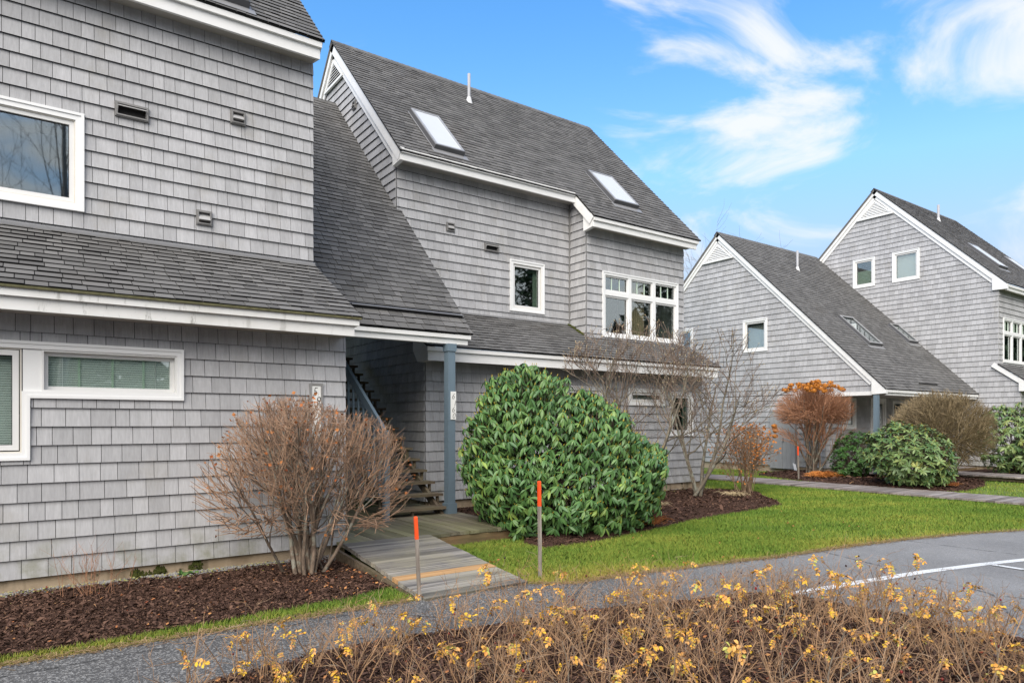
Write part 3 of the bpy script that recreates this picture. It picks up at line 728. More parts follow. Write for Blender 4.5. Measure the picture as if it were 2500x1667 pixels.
for x in (0.435, 0.725, 1.005):
    mb = MB(); slab(mb, lo, x - 0.010, 1.957, x + 0.010, 2.262, -0.10, -0.088); mb.obj('grille_bar', 'grille_mint', wn_)
mb = MB(); ring(mb, lo, -1.33, 1.32, -0.03, 2.31, 0.014, -0.03, 0.016); mb.obj('jamb', 'reveal_beige', wn_)
sash(wn_, lo, -1.31, 1.345, -0.052, 2.29, 0.05)
fill(wn_, lo, 0.16, 1.94, 1.27, 2.27, 'blind'); fill(wn_, lo, -1.27, 1.37, -0.08, 2.26, 'blind')
# moss clumps on the foundation face
for x, z, r in ((0.93, 0.04, 0.06), (1.15, 0.05, 0.055), (1.5, 0.06, 0.07), (1.02, -0.01, 0.08)):
    mb = MB(); rg = random.Random(int(x * 100))
    for i in range(60):
        a, b = rg.uniform(0, 6.28), r * math.sqrt(rg.random()); c = V3((x + b * math.cos(a), 7.975, z + b * math.sin(a) * 0.9))
        h = 0.03 * (1 - b / r) + 0.006
        mb.prism([c + V3((-0.012, 0, -0.012)), c + V3((0.012, 0, -0.012)), c + V3((0.0, 0, 0.014))], (rg.uniform(-.01, .01), -h, rg.uniform(-.01, .01)), rg.random())
    mb.obj('moss_clump', 'moss', A)
settle(A)

# ================================================================== covered stair passage between A and B
K = thing('stair_passage', 'steep dark roof over a covered stair passage between the two near houses', 'building', (4.5, 9.4, 0))
ML = 1.025
kr = Plane((0, 9.33, 3.04), (1, 0, 0), (0, 1, ML)); hk = math.hypot(1, ML)
rK = Shingler(K, 'roof_shingle', 'roof_shingle_field', 'roofing', 21)
pa = [(3.19, 0), (5.90, 0), (5.90, 2.60 * hk), (3.19, 2.60 * hk)]; pb = [(3.19, 2.60 * hk), (5.815, 2.60 * hk), (5.815, 5.77 * hk), (3.19, 5.77 * hk)]
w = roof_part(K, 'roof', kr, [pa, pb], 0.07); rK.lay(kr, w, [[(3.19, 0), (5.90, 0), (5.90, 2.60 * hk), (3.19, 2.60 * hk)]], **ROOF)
n0 = math.ceil(2.60 * hk / 0.135) * 0.135
rK.lay(kr, w, [[(3.19, n0 - 0.135 + 0.001), (5.815, n0 - 0.135 + 0.001), (5.815, 5.77 * hk), (3.19, 5.77 * hk)]] if False else [pb], t0=n0 - 0.135, **ROOF); rK.finish()
ridge_cap(K, 3.2, 5.81, 15.1, 8.955)
mb = MB(); mb.prism([(3.19, 15.1, 8.93), (3.19, 19, 4.93), (3.19, 19, 4.83), (3.19, 15.1, 8.83)], (2.62, 0, 0)); mb.obj('rear_roof', 'roofing', K)
mb = MB(); mb.box(3.22, 5.875, 9.35, 9.39, 2.955, 3.015); mb.box(3.22, 5.835, 9.39, 9.43, 2.865, 2.955)
mb.box(3.22, 5.70, 9.43, 9.55, 2.87, 2.96); rake(mb, 5.845, 5.875, (9.36, 3.03), (11.94, 5.67), 0.12, 0.03); mb.obj('fascia', 'trim', K)
mb = MB(); slab(mb, kr, 3.92, 0.40, 5.86, 0.41, 0.012, 0.060); slab(mb, kr, 3.92, 0.41, 5.86, 0.50, 0.018, 0.022); mb.obj('rain_diverter', 'gasket', K)
mb = MB(); slab(mb, kr, 3.93, 0.395, 5.865, 0.413, 0.060, 0.064); mb.obj('diverter_lip', 'flashing', K)
mb = MB(); mb.prism([(3.22, 9.56, 2.93), (5.81, 9.56, 2.93), (5.81, 15.1, 8.6), (3.22, 15.1, 8.6)], (0, 0, -0.02)); mb.obj('ceiling', 'stair_wood', K)
mb = MB(); mb.box(3.19, 5.81, 15.6, 15.7, -0.1, 8.3); mb.obj('rear_wall', 'siding', K)
# square blue-grey post with cap and plinth
mb = MB(); mb.box(5.445, 5.575, 9.345, 9.475, 0.16, 2.865); po = mb.obj('post', 'blue_paint', K)
mb = MB(); mb.box(5.425, 5.595, 9.325, 9.495, 0.16, 0.33); mb.obj('plinth', 'blue_paint', po)
mb = MB(); mb.box(5.43, 5.59, 9.33, 9.49, 2.745, 2.864); mb.obj('capital', 'blue_paint', po)
settle(K)

# deck and ramp
D = thing('entry_deck', 'low mossy wooden deck at the foot of the stairs', 'deck', (4.3, 7.7, 0)); rg = random.Random(5)
x = 3.06
pm = MB().box(0, 0.142, 7.70, 10.9, 0.125, 0.165).mesh('plank', 'deck_wood')
while x < 5.6:
    o = link(bpy.data.objects.new('plank', pm), D); o.location = (x, rg.uniform(-0.012, 0.012), rg.uniform(-0.003, 0.002)); o['tint'] = rg.uniform(-0.5, 0.5); x += 0.147
mb = MB(); mb.box(4.23, 5.62, 7.715, 7.755, -0.06, 0.118); mb.obj('skirt_board', 'skirt_wood', D)
mb = MB(); mb.box(5.585, 5.625, 7.76, 9.0, -0.06, 0.118); mb.obj('side_board', 'skirt_wood', D)
mb = MB(); mb.box(5.55, 5.63, 7.665, 7.712, -0.05, 0.10); mb.obj('corner_block', 'stair_wood', D)
settle(D)
Rm = thing('entry_ramp', 'sloping grey plank ramp with one new orange plank', 'ramp', (3.5, 6.5, 0))
n = 15; y1, y0 = 7.70, 5.43; st = (y1 - y0) / n
pm = MB().box(0, 1.155, 0, st - 0.004, -0.045, 0).mesh('plank', 'ramp_wood')
pn = MB().box(0, 1.155, 0, st - 0.004, -0.045, 0).mesh('plank', 'new_plank'); pn2 = pm
for i in range(n):
    y = y0 + i * st; f = (y - y0) / (y1 - y0); z = 0.022 + 0.158 * f
    o = link(bpy.data.objects.new('plank', pn if i == 4 else pm), Rm)
    if i == 4: o['label'] = 'newer orange-brown plank'
    o.location = (2.93 + 0.13 * f + rg.uniform(-.006, .006), y, z + rg.uniform(-0.002, 0.002)); o.rotation_euler = (math.atan(0.158 / (y1 - y0)), 0, rg.uniform(-.003, .003)); o['tint'] = rg.uniform(-0.4, 0.4)
for x in (2.95, 4.03):
    mb = MB(); mb.prism([(x, 5.5, -0.05), (x, 7.68, -0.05), (x, 7.68, 0.125), (x, 5.5, -0.025)], (0.04, 0, 0)); mb.obj('side_beam', 'stair_wood', Rm)
settle(Rm)

# open-riser stair with a solid blue-grey handrail
S = thing('staircase', 'dark open-riser wooden stairs rising into the shaded passage', 'stairs', (4.9, 9.4, 0.16))
run, rise, x0, x1 = 0.268, 0.178, 4.36, 5.52
for i in range(16):
    y, z = 9.37 + i * run, 0.285 + i * rise
    mb = MB(); mb.box(x0, x1, y, y + 0.29, z - 0.04, z); o = mb.obj('tread', 'stair_wood', S)
    for xx in (x0 + 0.06, (x0 + x1) / 2 - 0.1, x1 - 0.09):
        mb = MB(); mb.box(xx, xx + 0.04, y + 0.05, y + 0.09, z - 0.17, z - 0.041); mb.obj('bracket', 'stair_wood', S)
for xx in (x0 + 0.11, x1 - 0.16):
    mb = MB(); dz = rise / run
    mb.prism([(xx, 9.40, 0.166), (xx, 9.62, 0.166), (xx, 13.8, 0.17 + dz * 4.18), (xx, 13.8, 0.17 + dz * 4.40)], (0.045, 0, 0)); mb.obj('stringer', 'stair_wood', S)
dz = rise / run
mb = MB(); mb.hexa((4.26, 9.2, 1.36), (0.05, 0, 0), (0, 4.0, 4.0 * 0.715), (0, 0, 0.17)); mb.obj('handrail', 'blue_paint', S)
mb = MB(); mb.box(4.25, 4.33, 9.12, 9.20, 0.166, 1.50); mb.obj('newel', 'blue_paint', S)
for i in range(20):
    y = 9.36 + i * 0.2; mb = MB(); mb.box(4.27, 4.30, y, y + 0.03, 0.4 + (y - 9.2) * dz, 1.37 + (y - 9.2) * 0.715); mb.obj('baluster', 'blue_paint', S)
settle(S)

# ================================================================== house B
B = thing('townhouse', 'middle grey townhouse with a tall roof, two skylights and a window bay', 'house', (9.6, 10.8, 0))
sB = Shingler(B, 'shingle', 'shingle_field', 'siding', 31); rB = Shingler(B, 'roof_shingle', 'roof_shingle_field', 'roofing', 32)
XB0, XB1, XI = 5.82, 13.42, 10.18
bl = Plane((0, 10.8, 0), (1, 0, 0), (0, 0, 1))
hl = [(10.9, 2.0, 12.08, 2.38), (12.24, 1.30, 13.06, 2.34), (9.05, 2.0, 10.1, 2.38)]
poly = [(XB0, 0.2), (XB1, 0.2), (XB1, 2.74), (XB0, 2.74)]
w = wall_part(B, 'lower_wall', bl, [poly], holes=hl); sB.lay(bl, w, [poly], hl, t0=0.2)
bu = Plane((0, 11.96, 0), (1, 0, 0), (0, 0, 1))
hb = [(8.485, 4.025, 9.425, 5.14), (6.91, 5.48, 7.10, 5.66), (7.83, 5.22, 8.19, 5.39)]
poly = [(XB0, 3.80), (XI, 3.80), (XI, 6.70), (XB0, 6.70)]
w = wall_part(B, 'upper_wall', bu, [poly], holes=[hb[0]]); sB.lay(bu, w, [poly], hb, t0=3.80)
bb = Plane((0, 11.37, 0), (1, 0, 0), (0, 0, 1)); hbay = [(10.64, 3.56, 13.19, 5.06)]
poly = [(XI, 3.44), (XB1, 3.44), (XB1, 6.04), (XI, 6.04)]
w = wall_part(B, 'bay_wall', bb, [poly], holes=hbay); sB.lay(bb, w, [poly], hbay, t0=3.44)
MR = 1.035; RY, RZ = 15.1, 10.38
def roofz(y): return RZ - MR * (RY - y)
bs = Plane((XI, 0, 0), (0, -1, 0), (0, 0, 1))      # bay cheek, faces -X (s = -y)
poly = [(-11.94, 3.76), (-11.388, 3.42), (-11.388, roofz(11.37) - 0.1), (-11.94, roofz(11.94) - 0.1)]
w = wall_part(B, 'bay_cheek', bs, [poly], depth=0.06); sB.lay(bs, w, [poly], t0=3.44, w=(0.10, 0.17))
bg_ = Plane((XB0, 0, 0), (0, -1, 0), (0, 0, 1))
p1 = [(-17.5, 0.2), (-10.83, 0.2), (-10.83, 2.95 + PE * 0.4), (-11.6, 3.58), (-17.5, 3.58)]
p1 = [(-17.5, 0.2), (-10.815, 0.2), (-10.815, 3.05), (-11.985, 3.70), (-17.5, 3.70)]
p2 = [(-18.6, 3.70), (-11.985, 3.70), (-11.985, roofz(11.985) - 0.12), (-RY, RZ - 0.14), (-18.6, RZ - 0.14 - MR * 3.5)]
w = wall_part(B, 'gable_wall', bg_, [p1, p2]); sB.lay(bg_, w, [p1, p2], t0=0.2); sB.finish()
mb = MB(); mb.box(XB0 + .02, XB1 - .02, 10.83, 18.5, -0.3, 0.2); mb.obj('foundation', 'concrete', B)
mb = MB(); mb.box(XB1 - .12, XB1, 10.92, 18, 0.2, 2.74); mb.box(XB1 - .12, XB1, 11.49, 18, 2.74, 6.0); mb.prism([(XB1 - .12, 11.49, 6.0), (XB1 - .12, 18.4, 6.0), (XB1 - .12, 15.1, 10.2)], (0.12, 0, 0)); mb.obj('side_wall', 'siding', B)
# skirt roof, stepped around the bay
pr = Plane((0, 10.33, 2.945), (1, 0, 0), (0, 1, PE)); hp = math.hypot(1, PE)
q1 = [(5.60, 0), (XI, 0), (XI, 1.64 * hp), (5.60, 1.64 * hp)]; q2 = [(XI, 0), (13.55, 0), (13.55, 1.05 * hp), (XI, 1.05 * hp)]
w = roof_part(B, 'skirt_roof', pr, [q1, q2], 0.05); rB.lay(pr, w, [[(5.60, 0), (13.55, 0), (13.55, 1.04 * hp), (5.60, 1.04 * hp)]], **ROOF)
n0 = math.ceil(1.04 * hp / 0.135) * 0.135
rB.lay(pr, w, [[(5.60, 1.04 * hp), (XI - 0.02, 1.04 * hp), (XI - 0.02, 1.63 * hp), (5.60, 1.63 * hp)]], t0=n0 - 0.135, **ROOF)
mb = MB(); mb.box(5.62, 13.53, 10.35, 10.39, 2.855, 2.925); mb.box(5.65, 13.50, 10.39, 10.43, 2.69, 2.855)
mb.prism([(5.65, 10.43, 2.69), (5.65, 10.78, 2.69), (5.65, 10.95, 2.90), (5.65, 10.95, 3.26), (5.65, 10.43, 2.94)], (0.16, 0, 0)); mb.obj('skirt_fascia', 'trim', B)
mb = MB(); mb.box(5.82, 13.5, 10.43, 10.795, 2.715, 2.73); mb.obj('skirt_soffit', 'soffit', B)
mb = MB(); mb.hexa((5.83, 11.93, 3.83), (XI - 5.83, 0, 0), (0, -0.03, -0.015), (0, 0, 0.05)); mb.hexa((XI - 0.01, 11.34, 3.49), (XB1 - XI, 0, 0), (0, -0.03, -0.015), (0, 0, 0.05)); mb.obj('step_flashing', 'flashing', B)
mb = MB(); rg2 = random.Random(3)
for i in range(90):
    f = rg2.random(); c = V3((XI - 0.03 - rg2.random() * 0.06, 11.9 - 0.5 * f, 3.845 - 0.5 * PE * f)); mb.prism([c + V3((-.02, 0, 0)), c + V3((.02, -.015, 0)), c + V3((0, .02, 0))], (0, 0, rg2.uniform(.01, .035)), rg2.random())
mb.obj('moss_clump', 'moss', B)
mb = MB(); mb.box(XI - 0.035, XI - 0.004, 11.90, 11.94, 3.86, 6.62); mb.obj('corner_bead', 'vent_grey', B)
# main roof, longer over the bay
ey, ez = 10.98, roofz(10.98); mr = Plane((0, ey, ez), (1, 0, 0), (0, 1, MR)); hm = math.hypot(1, MR)
tA = (11.56 - ey) * hm; tR = (RY - ey) * hm; XE = 10.06
q1 = [(XE, 0), (13.62, 0), (13.62, tA), (XE, tA)]; q2 = [(5.70, tA), (13.62, tA), (13.62, tR), (5.70, tR)]
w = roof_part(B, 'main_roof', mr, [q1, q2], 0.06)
sk = [(6.55, (11.84 - ey) * hm, 7.30, (12.97 - ey) * hm), (11.18, (11.57 - ey) * hm, 12.05, (12.57 - ey) * hm)]
n0 = math.ceil(tA / 0.135) * 0.135
rB.lay(mr, w, [[(XE, 0), (13.62, 0), (13.62, n0), (XE, n0)]], holes=sk, t0=0, **ROOF)
rB.lay(mr, w, [[(5.70, tA), (XE, tA), (XE, n0), (5.70, n0)], ], t0=n0 - 0.135, **ROOF)
rB.lay(mr, w, [[(5.70, n0), (13.62, n0), (13.62, tR), (5.70, tR)]], holes=sk, t0=n0, **ROOF); rB.finish()
ridge_cap(B, 5.70, 13.62, RY, RZ)
mb = MB(); mb.prism([(5.70, 15.1, 10.36), (5.70, 19.2, 10.36 - 4.1 * MR), (5.70, 19.2, 10.26 - 4.1 * MR), (5.70, 15.1, 10.26)], (7.92, 0, 0)); mb.obj('rear_roof', 'roofing', B)
mb = MB()
mb.box(5.74, 10.03, 11.575, 11.615, 6.69, 6.765); mb.box(5.78, 10.05, 11.615, 11.655, 6.56, 6.69)                         # high eave
mb.box(10.08, 13.56, 11.0, 11.04, 6.03, 6.11); mb.box(10.10, 13.52, 11.04, 11.08, 5.90, 6.03)                             # bay eave
for x in (5.72, 13.56): rake(mb, x, x + 0.04, (11.58 if x < 9 else 11.0, roofz(11.58 if x < 9 else 11.0) - 0.03), (RY, RZ - 0.03), 0.17, 0.02)
rake(mb, 5.76, 5.79, (11.7, roofz(11.7) - 0.03), (RY, RZ - 0.03), 0.12, 0.19); rake(mb, 5.72, 5.76, (RY, RZ - 0.03), (18.8, RZ - 0.03 - MR * 3.7), 0.17, 0.02); rake(mb, 5.76, 5.79, (RY, RZ - 0.03), (18.8, RZ - 0.03 - MR * 3.7), 0.12, 0.19)
rake(mb, 10.05, 10.09, (11.0, roofz(11.0) - 0.03), (11.6, roofz(11.6) - 0.03), 0.17, 0.02)
mb.prism([(5.73, 11.62, 6.565), (5.73, 11.95, 6.53), (5.73, 11.97, 7.0), (5.73, 11.62, 6.80)], (0.085, 0, 0))
mb.prism([(10.075, 11.05, 5.905), (10.075, 11.36, 5.86), (10.075, 11.37, 6.38), (10.075, 11.05, 6.16)], (0.095, 0, 0)); mb.obj('fascia', 'trim', B)
mb = MB(); mb.box(5.82, 10.17, 11.655, 11.955, 6.61, 6.63); mb.box(10.18, 13.5, 11.08, 11.365, 5.955, 5.97); mb.obj('soffit', 'soffit', B)
louver(B, XB0 - 0.03, (RY, RZ - 0.42), 0.55, 0.55)
for a in sk: skylight(B, mr, a[0] + .03, a[1] + .03, a[2] - .03, a[3] - .03)
vent_pipe(B, (8.93, 14.31, roofz(14.31)), 0.68, 0.038)
window(B, bu, *hb[0], 'curtain_right', 'single white window reflecting evergreens')
triple_window(B, bb, *hbay[0], 4.57, (11.51, 12.33), 'triple white window with transom lights in the bay', curtains=((11.6, 12.2, 'room_wall'),))
wall_vent(B, bu, *hb[1]); wall_vent(B, bu, *hb[2], wide=True)
wall_vent(B, bg_, -14.05, 8.39, -13.87, 8.57)
window(B, bl, *hl[0], 'blind'); window(B, bl, *hl[1], 'curtain_right'); window(B, bl, *hl[2], 'blind')
settle(B)

# ================================================================== house C (long roof to the porch)
Cc = thing('townhouse', 'lower gabled grey townhouse in the distance with a long roof down to a porch', 'house', (23.4, 11.5, 0))
sC = Shingler(Cc, 'shingle', 'shingle_field', 'siding', 41); rC = Shingler(Cc, 'roof_shingle', 'roof_shingle_field', 'roofing', 42)
UC, UD = 20.3, 26.7; MC = 0.9923; CY, CZ = 15.59, 8.47
def cz(y): return 8.47 - MC * abs(15.59 - y)
cg = Plane((UC, 0, 0), (0, -1, 0), (0, 0, 1))
hc = [(-14.54, 4.04, -13.59, 5.15), (-17.7, 4.04, -16.72, 5.15), (-13.42, 0.2, -12.50, 2.05)]
p1 = [(-20.0, 0.2), (-11.56, 0.2), (-11.56, 2.52), (-20.0, 2.52)]; p2 = [(-20.0, 2.52), (-10.06, 2.52), (-10.06, cz(10.06) - .14), (-15.59, cz(15.59) - .14), (-20.0, cz(20.0) - .14)]
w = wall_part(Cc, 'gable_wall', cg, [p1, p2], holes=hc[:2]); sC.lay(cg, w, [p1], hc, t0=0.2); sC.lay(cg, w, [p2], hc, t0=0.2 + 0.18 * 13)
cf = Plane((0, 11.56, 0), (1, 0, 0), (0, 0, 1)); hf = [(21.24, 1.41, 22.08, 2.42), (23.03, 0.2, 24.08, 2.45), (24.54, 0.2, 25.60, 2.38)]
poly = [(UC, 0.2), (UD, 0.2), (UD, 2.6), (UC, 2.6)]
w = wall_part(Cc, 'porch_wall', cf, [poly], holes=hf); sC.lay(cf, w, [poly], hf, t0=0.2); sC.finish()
mb = MB(); mb.box(UC + .02, UD, 11.58, 20, -0.3, 0.2); mb.obj('foundation', 'concrete', Cc)
er = Plane((0, 9.67, cz(9.67)), (1, 0, 0), (0, 1, MC)); hcq = math.hypot(1, MC); L = (CY - 9.67) * hcq
poly = [(20.2, 0), (26.69, 0), (26.69, L), (20.2, L)]
skc = [(22.22, (11.2 - 9.67) * hcq, 23.15, (12.28 - 9.67) * hcq), (25.72, (11.55 - 9.67) * hcq, 26.48, (12.32 - 9.67) * hcq)]
w = roof_part(Cc, 'main_roof', er, [poly], 0.06); rC.lay(er, w, [poly], holes=skc, **ROOF); rC.finish()
ridge_cap(Cc, 20.2, 26.69, CY, CZ)
mb = MB(); mb.prism([(20.2, CY, CZ - .02), (20.2, 20.5, cz(20.5) - .02), (20.2, 20.5, cz(20.5) - .12), (20.2, CY, CZ - .12)], (6.49, 0, 0)); mb.obj('rear_roof', 'roofing', Cc)
mb = MB()
for sg, ye in ((1, 9.69), (-1, 20.4)):
    rake(mb, 20.22, 20.255, (ye, cz(ye) - .02), (CY, CZ - .02), 0.13, 0.015); rake(mb, 20.255, 20.285, (ye if sg < 0 else 10.0, cz(ye if sg < 0 else 10.0) - .02), (CY, CZ - .02), 0.10, 0.145)
mb.prism([(20.212, 9.675, 2.47), (20.212, 10.1, 2.45), (20.212, 10.1, 2.95), (20.212, 9.675, 2.575)], (0.085, 0, 0))
mb.box(20.30, 26.66, 9.685, 9.73, 2.50, 2.575); mb.box(20.30, 26.64, 9.73, 9.77, 2.42, 2.50); mb.box(20.25, 20.29, 10.1, 12.6, 2.43, 2.54); mb.obj('fascia', 'trim', Cc)
mb = MB(); mb.box(20.30, 26.66, 9.77, 11.55, 2.47, 2.49); mb.obj('porch_ceiling', 'soffit', Cc)
mb = MB(); slab(mb, er, 22.7, 0.32, 24.0, 0.33, 0.012, 0.05); mb.obj('rain_diverter', 'gasket', Cc)
louver(Cc, UC - 0.03, (CY, CZ - 0.42), 0.62, 0.58)
for a in skc: skylight(Cc, er, a[0] + .03, a[1] + .03, a[2] - .03, a[3] - .03, True)
vent_pipe(Cc, (23.45, 14.45, cz(14.45)), 0.70, 0.042)
window(Cc, cg, *hc[0], 'blind_half'); window(Cc, cg, *hc[1], 'dark'); window(Cc, cf, *hf[0], 'curtain_right')
mb = MB(); mb.box(20.02, 20.14, 9.83, 9.95, 0.1, 2.42); mb.obj('post', 'blue_paint', Cc)
for (a, b, c, d), m in ((hf[1], 'storm'), (hf[2], 'blue')):
    mb = MB(); ring(mb, cf, a, b, c, d, 0.10, -0.005, 0.035); o = mb.obj('door', 'vinyl', Cc); o['label'] = 'white framed glass storm door' if m == 'storm' else 'dark blue front door in a white frame'
    if m == 'storm':
        mb = MB(); ring(mb, cf, a + .1, b + .1, c - .1, d - .1, 0.09, -0.03, 0.01); mb.obj('leaf_frame', 'sash_white', o)
        mb = MB(); slab(mb, cf, a + .19, b + .19, c - .19, d - .19, -0.02, -0.012); mb.obj('pane', 'glass', o)
        mb = MB(); slab(mb, cf, a + .12, 1.05, a + .16, 1.22, 0.01, 0.05); mb.obj('handle', 'brass', o)
        mb = MB(); slab(mb, cf, a + .1, b + .1, c - .1, d - .1, -0.12, -0.06); mb.obj('door_leaf', 'door_blue', o)
    else:
        mb = MB(); slab(mb, cf, a + .1, b + .1, c - .1, d - .1, -0.08, -0.03)
        for q in range(2):
            for r_ in range(3): slab(mb, cf, a + .2 + q * .36, b + .25 + r_ * .62, a + .5 + q * .36, b + .75 + r_ * .62, -0.03, -0.022)
        mb.obj('door_leaf', 'door_blue', o)
# board-and-batten storage hatch on the gable wall
mb = MB(); mb.box(UC - 0.16, UC + .0, 12.50, 13.42, 1.99, 2.05); ht = mb.obj('storage_hatch', 'batten_grey', Cc)
for i in range(6):
    y = 12.50 + i * 0.1535; mb = MB(); mb.box(UC - 0.14 - 0.004 * (i % 2), UC, y, y + 0.148, 0.12, 1.985); mb.obj('board', 'batten_grey', ht)
mb = MB(); mb.box(UC - 0.17, UC - 0.14, 12.9, 12.94, 1.0, 1.12); mb.obj('handle', 'vent_grey', ht)
settle(Cc)
mb = MB(); mb.hexa((19.9, 12.35, 0.02), (0.35, 0.32, 0.42), (0.06, -0.06, 0.0), (0.03, 0.03, 0.03)); o = mb.obj('wood_prop', 'sash_white'); tag(o, 'short pale board leaning under the storage hatch', 'board')
Pd = thing('porch_deck', 'low plank porch floor under the long roof in the distance', 'deck', (23.5, 10.6, 0))
pm = MB().box(0, 0.14, 9.75, 11.54, 0.06, 0.10).mesh('plank', 'walk_wood'); x = 20.34
while x < 26.5:
    o = link(bpy.data.objects.new('plank', pm), Pd); o.location = (x, 0, 0); o['tint'] = rg.uniform(-.3, .3); x += 0.146
mb = MB(); mb.box(20.34, 26.6, 9.71, 9.745, -0.1, 0.085); mb.box(20.30, 20.335, 9.71, 11.54, -0.1, 0.085); mb.obj('skirt_board', 'skirt_wood', Pd)
settle(Pd)

# ================================================================== house D (farthest, tall gable)
Dd = thing('townhouse', 'farthest tall gabled grey townhouse at right with two upper windows', 'house', (30, 8.5, 0))
sD = Shingler(Dd, 'shingle', 'shingle_field', 'siding', 51); rD = Shingler(Dd, 'roof_shingle', 'roof_shingle_field', 'roofing', 52)
DY, DZ, MD = 13.2, 10.65, 0.996
def dzf(y): return DZ - MD * abs(DY - y)
dg = Plane((UD, 0, 0), (0, -1, 0), (0, 0, 1))
hd = [(-14.05, 6.91, -13.20, 8.04), (-12.55, 6.905, -11.58, 8.04)]
p1 = [(-17.0, 0.14), (-8.48, 0.14), (-8.48, 2.95), (-9.02, 3.40), (-17.0, 3.40)]
p2 = [(-17.0, 3.40), (-9.10, 3.40), (-9.10, dzf(9.10) - .16), (-DY, DZ - .16), (-17.0, dzf(17.0) - .16)]
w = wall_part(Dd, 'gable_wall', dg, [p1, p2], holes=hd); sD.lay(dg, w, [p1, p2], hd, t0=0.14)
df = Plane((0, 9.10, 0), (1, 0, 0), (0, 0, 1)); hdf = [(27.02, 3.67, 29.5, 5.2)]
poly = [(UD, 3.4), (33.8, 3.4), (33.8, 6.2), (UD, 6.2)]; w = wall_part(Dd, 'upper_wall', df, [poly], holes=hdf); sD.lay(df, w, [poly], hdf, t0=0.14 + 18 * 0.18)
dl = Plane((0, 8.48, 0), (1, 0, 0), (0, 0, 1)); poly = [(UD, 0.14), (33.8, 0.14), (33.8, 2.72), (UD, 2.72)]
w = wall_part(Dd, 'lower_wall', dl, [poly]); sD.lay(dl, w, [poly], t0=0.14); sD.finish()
mb = MB(); mb.box(UD + .02, 33.8, 8.5, 17, -0.3, 0.14); mb.obj('foundation', 'concrete', Dd)
fr_ = Plane((0, 8.81, dzf(8.81)), (1, 0, 0), (0, 1, MD)); hdq = math.hypot(1, MD); L = (DY - 8.81) * hdq
poly = [(26.6, 0), (33.9, 0), (33.9, L), (26.6, L)]; skd = [(28.45, (9.72 - 8.81) * hdq, 29.35, (10.8 - 8.81) * hdq), (31.9, (9.72 - 8.81) * hdq, 32.8, (10.8 - 8.81) * hdq)]
w = roof_part(Dd, 'main_roof', fr_, [poly], 0.06); rD.lay(fr_, w, [poly], holes=skd, **ROOF)
dp = Plane((0, 8.10, 2.85), (1, 0, 0), (0, 1, 0.76)); hdp = math.hypot(1, .76); poly = [(26.6, 0), (33.9, 0), (33.9, 0.99 * hdp), (26.6, 0.99 * hdp)]
w = roof_part(Dd, 'skirt_roof', dp, [poly], 0.05); rD.lay(dp, w, [poly], **ROOF); rD.finish()
ridge_cap(Dd, 26.6, 33.9, DY, DZ)
mb = MB(); mb.prism([(26.6, DY, DZ - .02), (26.6, 17.5, dzf(17.5) - .02), (26.6, 17.5, dzf(17.5) - .12), (26.6, DY, DZ - .12)], (7.3, 0, 0)); mb.obj('rear_roof', 'roofing', Dd)
mb = MB()
for ye in (8.84, 17.4):
    yi = 9.1 if ye < 9 else ye
    rake(mb, 26.62, 26.655, (ye, dzf(ye) - .02), (DY, DZ - .02), 0.15, 0.015); rake(mb, 26.655, 26.685, (yi, dzf(yi) - .02), (DY, DZ - .02), 0.11, 0.165)
mb.prism([(26.612, 8.815, 6.09), (26.612, 9.26, 6.10), (26.612, 9.26, 6.69), (26.612, 8.815, 6.255)], (0.085, 0, 0))
mb.box(26.66, 33.85, 8.83, 8.87, 6.17, 6.25); mb.box(26.70, 33.85, 8.87, 8.91, 6.06, 6.17)
rake(mb, 26.62, 26.655, (8.12, 2.84), (9.2, 3.66), 0.15, 0.015); mb.prism([(26.612, 8.105, 2.65), (26.612, 8.5, 2.66), (26.612, 8.5, 3.12), (26.612, 8.105, 2.835)], (0.085, 0, 0)); mb.box(26.66, 33.85, 8.12, 8.16, 2.68, 2.82); mb.obj('fascia', 'trim', Dd)
mb = MB(); mb.box(26.7, 33.8, 8.91, 9.095, 6.10, 6.12); mb.box(26.7, 33.8, 8.16, 8.475, 2.70, 2.715); mb.obj('soffit', 'soffit', Dd)
louver(Dd, UD - 0.03, (DY, DZ - 0.45), 0.66, 0.62)
for a in skd: skylight(Dd, fr_, a[0] + .03, a[1] + .03, a[2] - .03, a[3] - .03)
vent_pipe(Dd, (30.2, 12.4, dzf(12.4)), 0.62, 0.05)
window(Dd, dg, *hd[0], 'shade_low'); window(Dd, dg, *hd[1], 'shade')
triple_window(Dd, df, *hdf[0], 4.68, (27.84, 28.66), curtains=((27.95, 28.55, 'curtain'),))
settle(Dd)

# ================================================================== house-number signs
def digit(ch, x, y, z, size, parent, plane_n=-1, shear=0.25, rot=0):
    cu = bpy.data.curves.new('digit', 'FONT'); cu.body = ch; cu.size = size; cu.extrude = 0.002; cu.shear = shear; cu.resolution_u = 3; cu.offset = -0.003
    o = bpy.data.objects.new('digit_src', cu); C.objects.link(o); dg_ = bpy.context.evaluated_depsgraph_get(); dg_.update()
    m = bpy.data.meshes.new_from_object(o.evaluated_get(dg_)); bpy.data.objects.remove(o); bpy.data.curves.remove(cu)
    m.materials.clear(); m.materials.append(MAT['sign_ink'])
    r_ = link(bpy.data.objects.new('digit', m), parent); r_.location = (x, y, z); r_.rotation_euler = (R(90), 0, 0); r_.scale = (0.82, 1, 1)
    return r_
sg = thing('house_number_sign', 'white number plate in a grey frame reading 59 on the near wall', 'sign', (2.81, 7.92, 1.5))
mb = MB(); ring(mb, lo, 2.728, 1.43, 2.888, 2.075, 0.024, 0.012, 0.040); mb.obj('frame', 'sign_frame', sg)
mb = MB(); slab(mb, lo, 2.752, 1.454, 2.864, 2.051, 0.012, 0.028); mb.obj('plate', 'sign_white', sg)
